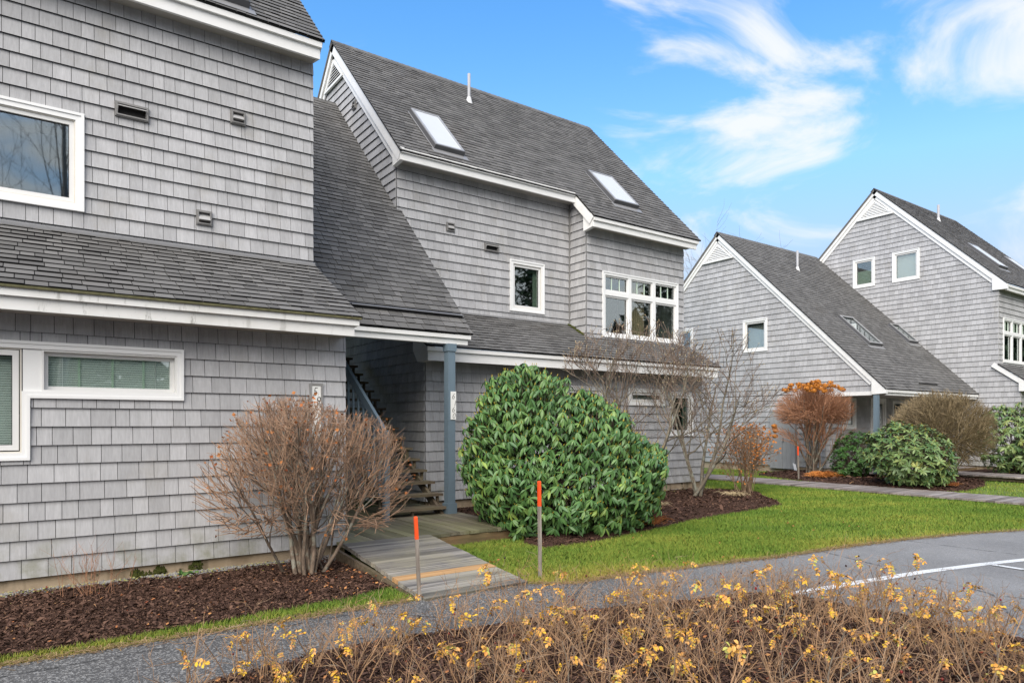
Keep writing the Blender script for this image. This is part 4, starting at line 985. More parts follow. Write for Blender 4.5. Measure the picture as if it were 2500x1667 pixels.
digit('5', 2.758, 7.9205, 1.925, 0.15, sg); digit('9', 2.795, 7.9205, 1.815, 0.15, sg)
settle(sg)
sg = thing('house_number_sign', 'narrow white number plate reading 61 60 on the blue-grey post', 'sign', (5.52, 9.34, 1.7))
pp = Plane((0, 9.345, 0), (1, 0, 0), (0, 0, 1))
mb = MB(); slab(mb, pp, 5.487, 1.66, 5.583, 2.105, 0.001, 0.012); mb.obj('plate', 'sign_white', sg)
for ch, dx, z in (('6', 0.012, 1.985), ('1', 0.042, 1.875), ('6', 0.012, 1.775), ('0', 0.022, 1.675)): digit(ch, 5.487 + dx, 9.3325, z, 0.135, sg)
settle(sg)

# ================================================================== plank walks
def boardwalk(name, label, x0, x1, y0, y1, z, mat):
    t = thing(name, label, 'boardwalk', ((x0 + x1) / 2, (y0 + y1) / 2, 0)); pm = MB().box(0, x1 - x0, 0, 0.139, -0.04, 0).mesh('plank', mat); y = y0
    while y < y1:
        o = link(bpy.data.objects.new('plank', pm), t); o.location = (x0 + rg.uniform(-.02, .02), y, z + rg.uniform(-.004, .004)); o['tint'] = rg.uniform(-.45, .45); o.rotation_euler = (rg.uniform(-.008, .008), 0, 0); y += 0.145
    for x in (x0 + 0.1, x1 - 0.15):
        mb = MB(); mb.box(x, x + 0.05, y0, y1, z - 0.14, z - 0.042); mb.obj('sleeper', 'stair_wood', t)
    settle(t)
boardwalk('boardwalk', 'long reddish-grey plank walk crossing the lawn toward the far house', 15.82, 17.08, 3.0, 14.2, 0.045, 'walk_wood')
boardwalk('boardwalk', 'raised plank walk in front of the farthest house at right edge', 21.9, 23.2, 5.2, 9.7, 0.14, 'walk_wood')

# ================================================================== marker stakes
for lab, x, y, h, lean in (('short marker stake with orange tip at the foot of the ramp', 2.91, 5.50, 0.76, (-0.045, 0.0)), ('tall marker stake with orange tip in front of the big rhododendron', 4.37, 5.60, 1.0, (-0.012, 0.004)), ('distant marker stake with orange tip beside the tall hydrangea', 17.75, 10.9, 0.95, (-0.02, 0.01))):
    t = thing('marker_stake', lab, 'stake', (x, y, 0), 'orange-tipped marker stakes')
    r_ = 0.0165; top = V3((x + lean[0], y + lean[1], h)); b = V3((x, y, -0.1)); f = 0.76
    mid = b + (top - b) * f
    mb = MB(); mb.tube([b, mid], r_ * 1.3, 4); mb.obj('shaft', 'stake_wood', t)
    mb = MB(); mb.tube([mid, top - V3((0, 0, 0.012)), top], [r_ * 1.34, r_ * 1.3, r_ * 0.9], 4); mb.obj('painted_tip', 'stake_orange', t); settle(t)
# ================================================================== beds, lawn, mulch
rn = np.random.RandomState(7)
class Bed:
    def __init__(s, pts, h, c=None):
        s.p = np.array(pts, float); s.h = h; s.c = np.array(c if c else s.p.mean(0))
        out = []
        for i in range(len(s.p)):
            a, b = s.p[i], s.p[(i + 1) % len(s.p)]; n = max(1, int(np.hypot(*(b - a)) / 0.35))
            for q in range(n): out.append(a + (b - a) * q / n)
        s.q = np.array(out); d = s.q - s.c; th = np.arctan2(d[:, 1], d[:, 0]); o = np.argsort(th)
        s.th = th[o]; s.r = np.hypot(d[o, 0], d[o, 1]); s.q = s.q[o]
    def rho(s, x, y):
        d0, d1 = x - s.c[0], y - s.c[1]; th = np.arctan2(d1, d0)
        R_ = np.interp(th, np.r_[s.th[-1] - 2 * np.pi, s.th, s.th[0] + 2 * np.pi], np.r_[s.r[-1], s.r, s.r[0]])
        return np.hypot(d0, d1) / R_
    def z(s, rho): return -0.012 + (s.h + 0.012) * np.clip(1 - rho ** 6, 0, 1) ** 0.8
    def build(s, name, label):
        rings = np.array([0.0, .25, .45, .6, .7, .78, .84, .89, .93, .96, .98, 1.0]); n = len(s.q); V, F = [], []
        for r in rings:
            p = s.c + (s.q - s.c) * r
            z = s.z(np.full(n, r)) + rn.uniform(-.01, .01, n) * (0 if r in (0, 1.0) else 1)
            V.append(np.c_[p, z])
        for k in range(len(rings) - 1):
            for i in range(n): F.append((k * n + i, (k + 1) * n + i, (k + 1) * n + (i + 1) % n, k * n + (i + 1) % n))
        o = np_mesh(name, np.vstack(V), F, np.full(len(F), .5), 'soil', None, True); o['kind'] = 'structure'; o['label'] = label; return o
bedA = Bed([(-5, 5.84), (0, 5.82), (.95, 5.87), (1.62, 5.91), (2.43, 5.93), (2.95, 6.12), (2.98, 6.9), (3.03, 7.68), (3.03, 8.0), (1.5, 8.0), (-5, 8.0)], 0.02, (0.6, 7.0))
bed1 = Bed([(5.66, 7.64), (5.40, 7.3), (5.42, 6.85), (6.25, 6.83), (7.3, 7.01), (8.3, 7.25), (9.19, 7.48), (10.3, 7.6), (11.3, 7.69), (12.22, 7.84), (12.9, 8.45), (13.14, 8.84), (13.9, 9.5), (13.8, 10.2), (13.3, 10.84), (9, 10.84), (5.9, 10.84), (5.66, 9.5)], 0.09, (8.6, 8.9))
bed2 = Bed([(18.62, 12.9), (17.9, 11.4), (17.39, 10.08), (17.2, 8.83), (17.2, 7.78), (17.44, 7.08), (18.34, 6.91), (20.06, 7.14), (21.8, 7.75), (21.8, 9.7), (20.34, 9.7), (20.34, 12.9)], 0.12, (19.2, 9.6))
bedR = Bed([(.55, 4.42), (.9, 4.53), (1.25, 4.56), (1.69, 4.63), (2.06, 4.63), (2.57, 4.52), (3.1, 4.40), (3.63, 4.36), (4.0, 4.28), (4.53, 4.15), (4.94, 3.99), (5.55, 3.90), (5.82, 3.58), (5.86, 3.01), (5.97, 2.59), (5.95, 2.27), (6.0, 1.88), (6.0, 1.0), (5.0, 0.1), (3, -0.3), (1.3, 0.6), (0.2, 2.2), (.1, 3.6)], 0.10, (3.2, 2.6))
bed3 = Bed([(23.3, 9.7), (23.3, 6.6), (24.2, 6.3), (27, 6.6), (33, 6.8), (33, 8.52), (26.7, 8.52), (26.6, 9.7)], 0.08, (25.5, 7.8))
bedA.build('mulch_bed', 'dark mulch bed along the near house wall'); bed1.build('mulch_bed', 'mulch bed under the big rhododendron and bare magnolia')
bed2.build('mulch_bed', 'distant mulch bed in front of the long-roofed house'); bedR.build('mulch_bed', 'foreground mulch bed full of rose stems'); bed3.build('mulch_bed', 'mulch bed by the farthest house at right')

def depth(x, y): return x * FU + y * FV
def chips(bed, name, label, box, n, size, zfix=0.0, near=None, rmax=0.985):
    x = rn.uniform(box[0], box[1], n * 3); y = rn.uniform(box[2], box[3], n * 3); r = bed.rho(x, y); k = r < rmax
    if near: k &= near(x, y)
    x, y, r = x[k][:n], y[k][:n], r[k][:n]; n = len(x); z = bed.z(r) + rn.uniform(0.002, 0.016, n)
    L = size * rn.gamma(2.2, 0.42, n); W = L * rn.uniform(.18, .5, n); a = rn.uniform(0, 6.283, n); ti = rn.normal(0, .35, n); tj = rn.normal(0, .45, n)
    e = np.c_[np.cos(a) * np.cos(ti), np.sin(a) * np.cos(ti), np.sin(ti)]; f = np.c_[-np.sin(a) * np.cos(tj), np.cos(a) * np.cos(tj), np.sin(tj)]
    c = np.c_[x, y, z]; e *= L[:, None] / 2; f *= W[:, None] / 2; up = np.c_[np.zeros(n), np.zeros(n), L * .18]
    V = np.stack([c - e - f, c - f + up * .6, c + e - f * .6, c + e + f * .7, c + f + up, c - e + f], 1).reshape(-1, 3)
    b = np.arange(n)[:, None] * 6; F = np.vstack([b + [0, 1, 4, 5], b + [1, 2, 3, 4]]); t = np.clip(rn.beta(1.6, 2.4, n) + (rn.rand(n) < .03) * .4, 0, 1)
    o = np_mesh(name, V, F, np.r_[t, t], 'chips'); o['kind'] = 'stuff'; o['label'] = label; return o
chips(bedA, 'wood_chips', 'brown wood chips strewn along the near house bed', (-3.2, 3.1, 5.8, 8.0), 85000, 0.019, near=lambda x, y: y < 7.72 + .1 * np.sin(x * 3) + .08 * np.sin(x * 7 + 1) + rn.normal(0, .05, len(x)))
chips(bed1, 'wood_chips', 'brown wood chips around the rhododendron and magnolia', (5.3, 14, 6.8, 10.8), 30000, 0.028)
chips(bed2, 'wood_chips', 'brown wood chips in the distant bed', (17, 22, 6.8, 12.9), 9000, 0.045)
chips(bedR, 'wood_chips', 'brown wood chips in the foreground rose bed', (0.1, 6.1, 1.0, 4.7), 80000, 0.019, near=lambda x, y: depth(x, y) > 3.0)

le = np.array(LAWN_EDGE)
def lawn_line(x): return np.interp(x, le[:, 0], le[:, 1])
def grass(name, label, boxes, bl):
    X, Y, Tn, Hh = [], [], [], []
    for (x0, x1, y0, y1, n) in boxes:
        x = rn.uniform(x0, x1, n); y = rn.uniform(y0, y1, n); k = y > lawn_line(x) + rn.uniform(-.05, .03, n)
        for b in (bedA, bed1, bed2, bed3): k &= b.rho(x, y) > rn.uniform(.985, 1.01, n)
        k &= ~((x > 2.9) & (x < 4.14) & (y < 7.75) & (y > 5.3)); k &= ~((x > 3.0) & (x < 5.64) & (y > 7.7) & (y < 11)); k &= ~((x > 15.78) & (x < 17.12) & (y < 14.3))
        k &= ~((x > 21.86) & (x < 23.24) & (y > 5.1)); k &= ~((x > 5.7) & (x < 13.5) & (y > 10.8)); k &= ~((x > 20.2) & (y > 9.7)); k &= ~((x < 3.2) & (y > 7.9))
        x, y = x[k], y[k]; n = len(x)
        dE = y - lawn_line(x); patch = np.sin(x * 1.3 + 1.7 * np.sin(y * .9)) * np.sin(y * 1.7 + x * .4) * .5 + np.sin(x * 3.7 + y * 2.9) * np.sin(y * 4.3 - x) * .3
        t = .35 + .24 * patch + rn.normal(0, .13, n) + .50 * np.exp(-np.clip(dE, 0, 9) / .15) + .26 * np.exp(-np.clip(dE, 0, 9) / .7) * (.6 + .6 * np.sin(x * 2.1 + 1) * np.sin(x * .9)) * (x > 4)
        X.append(x); Y.append(y); Tn.append(np.clip(t, 0, 1)); Hh.append(np.where(dE < .12, .6, 1.0))
    x, y, t, hs = map(np.concatenate, (X, Y, Tn, Hh)); n = len(x); d = depth(x, y)
    h = bl * rn.uniform(.55, 1.25, n) * hs; w = np.clip(.0016 * d / 6, .0018, .008) * rn.uniform(.7, 1.4, n); a = rn.uniform(0, 6.283, n); lean = rn.uniform(.1, .75, n) * h; b = rn.uniform(0, 6.283, n)
    z0 = np.full(n, -.03); ex, ey = np.cos(a) * w, np.sin(a) * w; lx, ly = np.cos(b) * lean, np.sin(b) * lean
    p0 = np.c_[x - ex, y - ey, z0]; p1 = np.c_[x + ex, y + ey, z0]; m0 = np.c_[x - ex * .8 + lx * .35, y - ey * .8 + ly * .35, z0 + h * .65]; m1 = np.c_[x + ex * .8 + lx * .35, y + ey * .8 + ly * .35, z0 + h * .65]; tp = np.c_[x + lx, y + ly, z0 + h]
    V = np.stack([p0, p1, m1, tp, m0], 1).reshape(-1, 3); F = np.arange(n)[:, None] * 5 + np.arange(5)[None]
    o = np_mesh(name, V, F, t, 'grass'); o['kind'] = 'stuff'; o['label'] = label
grass('lawn_grass', 'green lawn yellowing toward the asphalt edge', [(4.0, 9, 4.6, 8, 130000), (9, 15.9, 3.0, 10.6, 130000), (12.5, 17, 9, 15, 26000), (17, 34, -1, 9.7, 60000), (17, 20.4, 9.7, 15, 10000)], 0.052)
grass('grass_strip', 'narrow grass strip between the near bed and asphalt path', [(-3.5, 2.95, 5.45, 6.2, 60000)], 0.052)

# gravel and yellow bits along the near foundation
def bits(name, label, mat, n, fx, size, flat=0.5):
    mb = MB(); rg = random.Random(len(name) + n)
    for i in range(n):
        x, y, z = fx(rg); s = size * rg.uniform(.5, 1.4); p = V3((x, y, z)); pts = []
        k = 5; a0 = rg.uniform(0, 6.28)
        for q in range(k): a = a0 + 6.283 * q / k; r = s * rg.uniform(.7, 1.2); pts.append(p + V3((r * math.cos(a), r * math.sin(a), 0)))
        top = p + V3((rg.uniform(-.3, .3) * s, rg.uniform(-.3, .3) * s, s * flat)); t = rg.random()
        for q in range(k): mb.face([pts[q], pts[(q + 1) % k], top], t)
    o = mb.obj(name, mat); o['kind'] = 'stuff'; o['label'] = label; return o
bits('gravel_strip', 'grey drip-line gravel against the near foundation', 'gravel', 2200, lambda g: (g.uniform(-3, 3.0), 7.95 - abs(g.gauss(0, .14)), 0.012), 0.017, .8)
bits('yellow_litter', 'tiny yellow leaves along the near foundation', 'yellow_bits', 420, lambda g: (g.uniform(-1.0, 2.4), 7.93 - abs(g.gauss(0, .17)), 0.028), 0.010, .2)
bits('gravel_strip', 'pale gravel along the foundation behind the magnolia', 'gravel', 700, lambda g: (g.uniform(8.5, 13.3), 10.78 - abs(g.gauss(0, .25)), 0.05), 0.022, .6)
bits('yellow_litter', 'yellow leaf litter behind the magnolia', 'yellow_bits', 420, lambda g: (g.uniform(8.5, 13.3), 10.6 - abs(g.gauss(0, .4)), 0.075), 0.016, .2)
def leaf_litter(n, box, zf, name, label, size=.014):
    mb = MB(); rg = random.Random(n)
    for i in range(n):
        x, y = rg.uniform(box[0], box[1]), rg.uniform(box[2], box[3]); z = zf(x, y); a = rg.uniform(0, 6.28); s = size * rg.uniform(.6, 1.5); e = V3((math.cos(a), math.sin(a), rg.uniform(-.2, .3))); f = V3((-math.sin(a), math.cos(a), rg.uniform(-.3, .5)))
        p = V3((x, y, z)); mb.face([p - e * s, p - f * s * .5, p + e * s + V3((0, 0, s * .4)), p + f * s * .5 + V3((0, 0, s * .3))], rg.random())
    o = mb.obj(name, 'fallen_leaf'); o['kind'] = 'stuff'; o['label'] = label
leaf_litter(170, (-.5, 3, 5.9, 7.9), lambda x, y: .03, 'fallen_leaves', 'scattered brown fallen leaves in the near bed')
leaf_litter(70, (2.3, 3.0, 6.1, 7.2), lambda x, y: .035, 'fallen_leaves', 'reddish fallen leaves beside the ramp', .018)
leaf_litter(130, (4.2, 13, 4.9, 7.8), lambda x, y: .03, 'fallen_leaves', 'a few brown leaves on the lawn')
leaf_litter(900, (0.5, 6, 1.6, 4.5), lambda x, y: float(bedR.z(bedR.rho(np.array([x]), np.array([y])))[0]) + .02, 'fallen_leaves', 'orange fallen leaves under the roses', .013)

# ================================================================== woody plants
class Ell:
    def __init__(s, c, r): s.c = V3(c); s.r = r
    def val(s, p): return ((p.x - s.c.x) / s.r[0]) ** 2 + ((p.y - s.c.y) / s.r[1]) ** 2 + ((p.z - s.c.z) / s.r[2]) ** 2
def perp(d, rg):
    a = V3((rg.gauss(0, 1), rg.gauss(0, 1), rg.gauss(0, 1))); a -= d * a.dot(d); return a.normalized() if a.length > 1e-6 else V3((1, 0, 0))
def grow(out, rg, p, d, L, r, lvl, cfg, env):
    n = cfg['seg'][lvl]; pts = [p.copy()]; rad = [r]; dirs = [d.copy()]; stopped = False; r1 = r * cfg['taper'][lvl]
    for i in range(n):
        d = (d + perp(d, rg) * cfg['wander'][lvl] * rg.uniform(.2, 1) + V3((0, 0, cfg['up'][lvl]))).normalized()
        q = p + d * (L / n)
        if env and (lvl > 0 or cfg.get('clip0')) and min(e.val(q) for e in env) > 1 and min(e.val(p) for e in env) <= 1:
            pts.append(p + (q - p) * rg.uniform(.2, .9)); rad.append(r1); dirs.append(d.copy()); stopped = True; break
        if env and q.z > cfg.get('zcut', 1e9) and min(e.val(q) for e in env) > 1.0:
            stopped = True; break
        p = q; pts.append(p.copy()); rad.append(r + (r1 - r) * (i + 1) / n); dirs.append(d.copy())
    if len(pts) < 2: return
    out.append((lvl, pts, rad))
    if lvl + 1 >= len(cfg['seg']): return
    kk = cfg['kids'][lvl]; kk = int(kk) + (rg.random() < kk - int(kk))
    for k in range(kk):
        t = cfg['t0'][lvl] + (1 - cfg['t0'][lvl]) * ((k + rg.random()) / kk); f = t * (len(pts) - 1); i = min(int(f), len(pts) - 2); f -= i
        cp = pts[i].lerp(pts[i + 1], f); cd = dirs[i + 1]; a = R(rg.uniform(*cfg['ang'][lvl]))
        nd = (cd * math.cos(a) + perp(cd, rg) * math.sin(a)).normalized()
        if nd.z < cfg.get('minz', -.3): nd.z = abs(nd.z)
        grow(out, rg, cp, nd, L * cfg['len'][lvl] * rg.uniform(.7, 1.3), max((rad[i] * .75) * cfg['rad'][lvl], cfg['rmin']), lvl + 1, cfg, env)
def woody(root, out, split, mats, names=('stems', 'twigs'), sides=(5, 3)):
    A_, B_ = MB(), MB(); rg = random.Random(9)
    for lvl, pts, rad in out:
        (A_ if lvl < split else B_).tube(pts, rad, sides[0] if lvl < split else sides[1], rg.uniform(.2, .85), False)
    if A_.f: A_.obj(names[0], mats[0], root, True)
    if B_.f: B_.obj(names[1], mats[1], root)
def shell(out, lvl, env, n, rg, L, r, zmin, upw=.5, wander=.12):
    k = 0
    while k < n:
        e = rg.choice(env); d = V3((rg.gauss(0, 1), rg.gauss(0, 1), rg.gauss(0, 1))).normalized(); p = e.c + V3((d.x * e.r[0], d.y * e.r[1], d.z * e.r[2])) * rg.gauss(.99, .03)
        if p.z < zmin or any(o is not e and o.val(p) < .92 for o in env): continue
        k += 1; g = (d + V3((0, 0, upw)) + perp(d, rg) * rg.uniform(0, .45)).normalized(); l = L * rg.uniform(.6, 1.3); m = p - g * l * .5 + perp(g, rg) * l * wander; out.append((lvl, [p - g * l + perp(g, rg) * l * .1, m, p], [r * 1.5, r * 1.2, r * .8]))
def tips(out, lvl): return [(pts[-1], (pts[-1] - pts[-2]).normalized()) for l, pts, r in out if l == lvl]
def leaf_bits(root, name, mat, pts, size, rg, prob, wid=.45, kind=None):
    mb = MB()
    for p, d in pts:
        if rg.random() > prob: continue
        e = (d + perp(d, rg) * .9 + V3((0, 0, -.4))).normalized(); f = perp(e, rg); s = size * rg.uniform(.6, 1.4); u = e.cross(f)
        mb.face([p, p + e * s * .5 + f * s * wid, p + e * s + u * s * .25, p + e * s * .5 - f * s * wid], rg.random())
    if mb.f:
        o = mb.obj(name, mat, root)
        if kind: o['kind'] = kind

# --- clipped brown shrub before the near house
rg = random.Random(101); t = thing('deciduous_shrub', 'large clipped leafless brown shrub between the near wall and the ramp', 'shrub', (2.42, 7.15, 0))
env = [Ell((2.30, 7.22, 1.12), (.80, .80, .74)), Ell((2.84, 6.95, 1.02), (.66, .70, .70)), Ell((2.05, 7.25, .92), (.72, .70, .56))]
cfg = dict(seg=[6, 5, 4, 2], taper=[.45, .5, .5, .5], wander=[.18, .26, .3, .25], up=[.02, .07, .07, .05], kids=[6, 5, 4], t0=[.28, .2, .15], ang=[(18, 48), (20, 55), (20, 60)], len=[.55, .55, .5], rad=[.6, .6, .6], rmin=.0024, minz=-.15, clip0=True, zcut=.55)
out = []
for i in range(24):
    a = rg.uniform(0, 6.28); tl = min(abs(rg.gauss(0, .40)) + .08, .66); d = V3((math.cos(a) * tl * 1.05 + .08, math.sin(a) * tl, 1)).normalized()
    grow(out, rg, V3((2.42 + rg.gauss(0, .09), 7.15 + rg.gauss(0, .07), -.02)), d, rg.uniform(1.35, 1.75), rg.uniform(.012, .030), 0, cfg, env)
shell(out, 3, env, 560, rg, .34, .0036, .42, .7); woody(t, out, 2, ('shrub_bark', 'shrub_twig')); leaf_bits(t, 'dead_leaves', 'dead_leaf', tips(out, 3) + tips(out, 2), .034, rg, .11); settle(t)

# --- bare magnolias
def magnolia(x, y, label, seed, h, spread, nst, dirs=None):
    rg = random.Random(seed); t = thing('magnolia', label, 'shrub', (x, y, .07)); out = []
    env = [Ell((x + .1, y, h * .62), (spread, spread, h * .42)), Ell((x, y, h * .3), (spread * .6, spread * .6, h * .35))]
    cfg = dict(seg=[7, 6, 5, 3], taper=[.35, .4, .45, .6], wander=[.24, .45, .45, .35], up=[.06, .08, .16, .2], kids=[6, 5, 5], t0=[.30, .2, .15], ang=[(25, 70), (25, 65), (20, 60)], len=[.6, .55, .5], rad=[.62, .62, .6], rmin=.0052, minz=-.1, zcut=1.7)
    for i in range(nst):
        a = 6.283 * i / nst + rg.uniform(-.4, .4); tl = rg.uniform(.15, .75); d = V3((math.cos(a) * tl, math.sin(a) * tl, 1)).normalized()
        if dirs: d = V3(dirs[i]).normalized()
        grow(out, rg, V3((x + rg.gauss(0, .08), y + rg.gauss(0, .08), .03)), d, h * rg.uniform(.66, .86), rg.uniform(.030, .048), 0, cfg, env)
    woody(t, out, 2, ('magnolia_bark', 'magnolia_twig'), sides=(6, 3))
    mb = MB()
    for p, d in tips(out, 3) + tips(out, 2):
        if rg.random() < .5: mb.tube([p, p + d * .014, p + d * .034], [.003, .0075, .001], 4, rg.uniform(.5, 1), False)
    mb.obj('buds', 'straw', t)['kind'] = 'stuff'; settle(t)
magnolia(11.35, 9.25, 'bare multi-stem magnolia with grey lichened trunks right of the rhododendron', 212, 3.45, 1.75, 5, [(-.38, .1, 1), (-.05, .0, 1), (.50, -.28, 1), (.1, .3, 1), (.30, -.1, 1)])
magnolia(9.55, 9.35, 'bare magnolia half hidden behind the big rhododendron', 203, 3.5, 1.55, 5)

# --- brown spirea with orange leaves
rg = random.Random(301); t = thing('spirea', 'small twiggy shrub with dry orange leaves beside the bare magnolia', 'shrub', (13.25, 9.45, .05))
env = [Ell((13.25, 9.45, .95), (.78, .72, .62)), Ell((13.25, 9.45, .4), (.45, .45, .5))]
cfg = dict(seg=[4, 4, 3], taper=[.5, .5, .5], wander=[.12, .25, .3], up=[.02, .05, .03], kids=[7, 6], t0=[.3, .2], ang=[(15, 40), (20, 55)], len=[.45, .5], rad=[.6, .6], rmin=.0035, minz=-.1, zcut=.6)
out = []
for i in range(26):
    a = rg.uniform(0, 6.28); tl = abs(rg.gauss(0, .38)); grow(out, rg, V3((13.25 + rg.gauss(0, .1), 9.45 + rg.gauss(0, .1), .03)), V3((math.cos(a) * tl, math.sin(a) * tl, 1)).normalized(), rg.uniform(1.0, 1.45), rg.uniform(.008, .016), 0, cfg, env)
woody(t, out, 1, ('spirea_twig', 'spirea_twig')); leaf_bits(t, 'dead_leaves', 'dead_fern', tips(out, 2) + tips(out, 1), .045, rg, .8); settle(t)

# --- tall hydrangea with dried flower heads
rg = random.Random(401); hx, hy = 19.0, 11.2; t = thing('hydrangea', 'tall vase-shaped bare hydrangea topped with orange dried flower heads', 'shrub', (hx, hy, .1))
env = [Ell((hx, hy, 2.0), (1.12, 1.12, .68)), Ell((hx, hy, 1.1), (.55, .55, .9))]
cfg = dict(seg=[6, 5, 3], taper=[.4, .5, .5], wander=[.14, .15, .2], up=[.0, .03, .04], kids=[9, 8], t0=[.4, .15], ang=[(12, 38), (12, 36)], len=[.5, .55], rad=[.6, .6], rmin=.0042, minz=.0, zcut=1.5)
out = []
for i in range(20):
    a = rg.uniform(0, 6.28); tl = abs(rg.gauss(0, .30)) + .05; grow(out, rg, V3((hx + rg.gauss(0, .09), hy + rg.gauss(0, .09), .05)), V3((math.cos(a) * tl, math.sin(a) * tl, 1)).normalized(), rg.uniform(2.0, 2.55), rg.uniform(.022, .038), 0, cfg, env)
shell(out, 2, [env[0]], 1300, rg, .55, .004, 1.55, .25); woody(t, out, 1, ('shrub_bark', 'hydrangea_twig'))
def flower_mesh(seed):
    g = random.Random(seed); mb = MB()
    for i in range(70):
        d = V3((g.gauss(0, 1), g.gauss(0, 1), g.gauss(0, .8))).normalized(); p = V3((d.x * .075, d.y * .075, d.z * .05 + .02)); f = perp(d, g); s = g.uniform(.014, .026); e = d.cross(f)
        mb.face([p - f * s, p - e * s, p + f * s + d * .01, p + e * s + d * .012], g.random())
    return mb.mesh('flower_head', 'flower_dry')
fm = [flower_mesh(i) for i in range(4)]
tp = sorted([q for q in tips(out, 2) if q[0].z > 2.42], key=lambda q: rg.random()); used = []
for p, d in tp:
    if len(used) >= 46: break
    if all((p - u).length > .13 for u in used):
        used.append(p); o = link(bpy.data.objects.new('flower_head', fm[len(used) % 4]), t); o.location = p + V3((0, 0, .08)); o.rotation_euler = (0, 0, rg.uniform(0, 6)); o.scale = (1, 1, 1)
for q in ((-.95, .62, 1.35), (-.9, .7, 1.5), (-1.02, .60, 1.2), (-.8, .75, 1.42)):
    o = link(bpy.data.objects.new('flower_head', fm[0]), t); o.location = V3((hx, hy, 0)) + V3(q)
    MB_ = MB().tube([V3((hx, hy, .6)), V3((hx, hy, 0)) + V3((q[0] * .5, q[1] * .5, q[2] * .85)), V3((hx, hy, 0)) + V3(q)], [.01, .006, .004], 3); MB_.obj('flower_stalk', 'hydrangea_twig', t)
settle(t)

# --- clipped round shrub
rg = random.Random(501); rx, ry = 20.15, 8.2; t = thing('deciduous_shrub', 'big round clipped olive-brown leafless shrub behind the pale rhododendron', 'shrub', (rx, ry, .1))
env = [Ell((rx, ry, 1.38), (1.28, 1.28, 1.06))]
cfg = dict(seg=[4, 4, 3, 2], taper=[.5, .5, .5, .6], wander=[.12, .15, .18, .2], up=[.01, .02, .02, .02], kids=[6, 6, 4], t0=[.25, .2, .2], ang=[(14, 42), (14, 40), (15, 40)], len=[.6, .6, .5], rad=[.6, .6, .6], rmin=.005, minz=-.1, clip0=True, zcut=.7)
out = []
for i in range(34):
    a = rg.uniform(0, 6.28); tl = abs(rg.gauss(0, .65)); grow(out, rg, V3((rx + rg.gauss(0, .08), ry + rg.gauss(0, .08), .05)), V3((math.cos(a) * tl, math.sin(a) * tl, 1)).normalized(), rg.uniform(1.5, 2.0), rg.uniform(.012, .022), 0, cfg, env)
shell(out, 3, env, 1400, rg, .5, .0050, .45, .3); woody(t, out, 1, ('round_twig', 'round_twig')); settle(t)

# ================================================================== evergreen shrubs
def leaf_shape(L, W, droop, fold=.25):
    prof = [(0, .08), (.2, .62), (.45, 1.0), (.72, .82), (.92, .35), (1.0, .02)]; P_ = []
    for f, w_ in prof:
        z = -droop * f * f * L
        P_.append(((f * L, -w_ * W, z + fold * w_ * W), (f * L, 0, z), (f * L, w_ * W, z + fold * w_ * W)))
    V, F = [], []
    for a in P_: V += list(a)
    for i in range(len(prof) - 1):
        b = i * 3; F += [(b, b + 3, b + 4, b + 1), (b + 1, b + 4, b + 5, b + 2)]
    return np.array(V), np.array(F)
def lumps(ells, n, rg, r, s=.82):
    o = list(ells)
    for i in range(n):
        e = ells[rg.randrange(len(ells))]; d = V3((rg.gauss(0, 1), rg.gauss(0, 1), abs(rg.gauss(0, .8)) - .25)).normalized(); q = rg.uniform(*r)
        o.append(Ell(e.c + V3((d.x * e.r[0], d.y * e.r[1], d.z * e.r[2])) * s, (q, q, q * .8)))
    return o
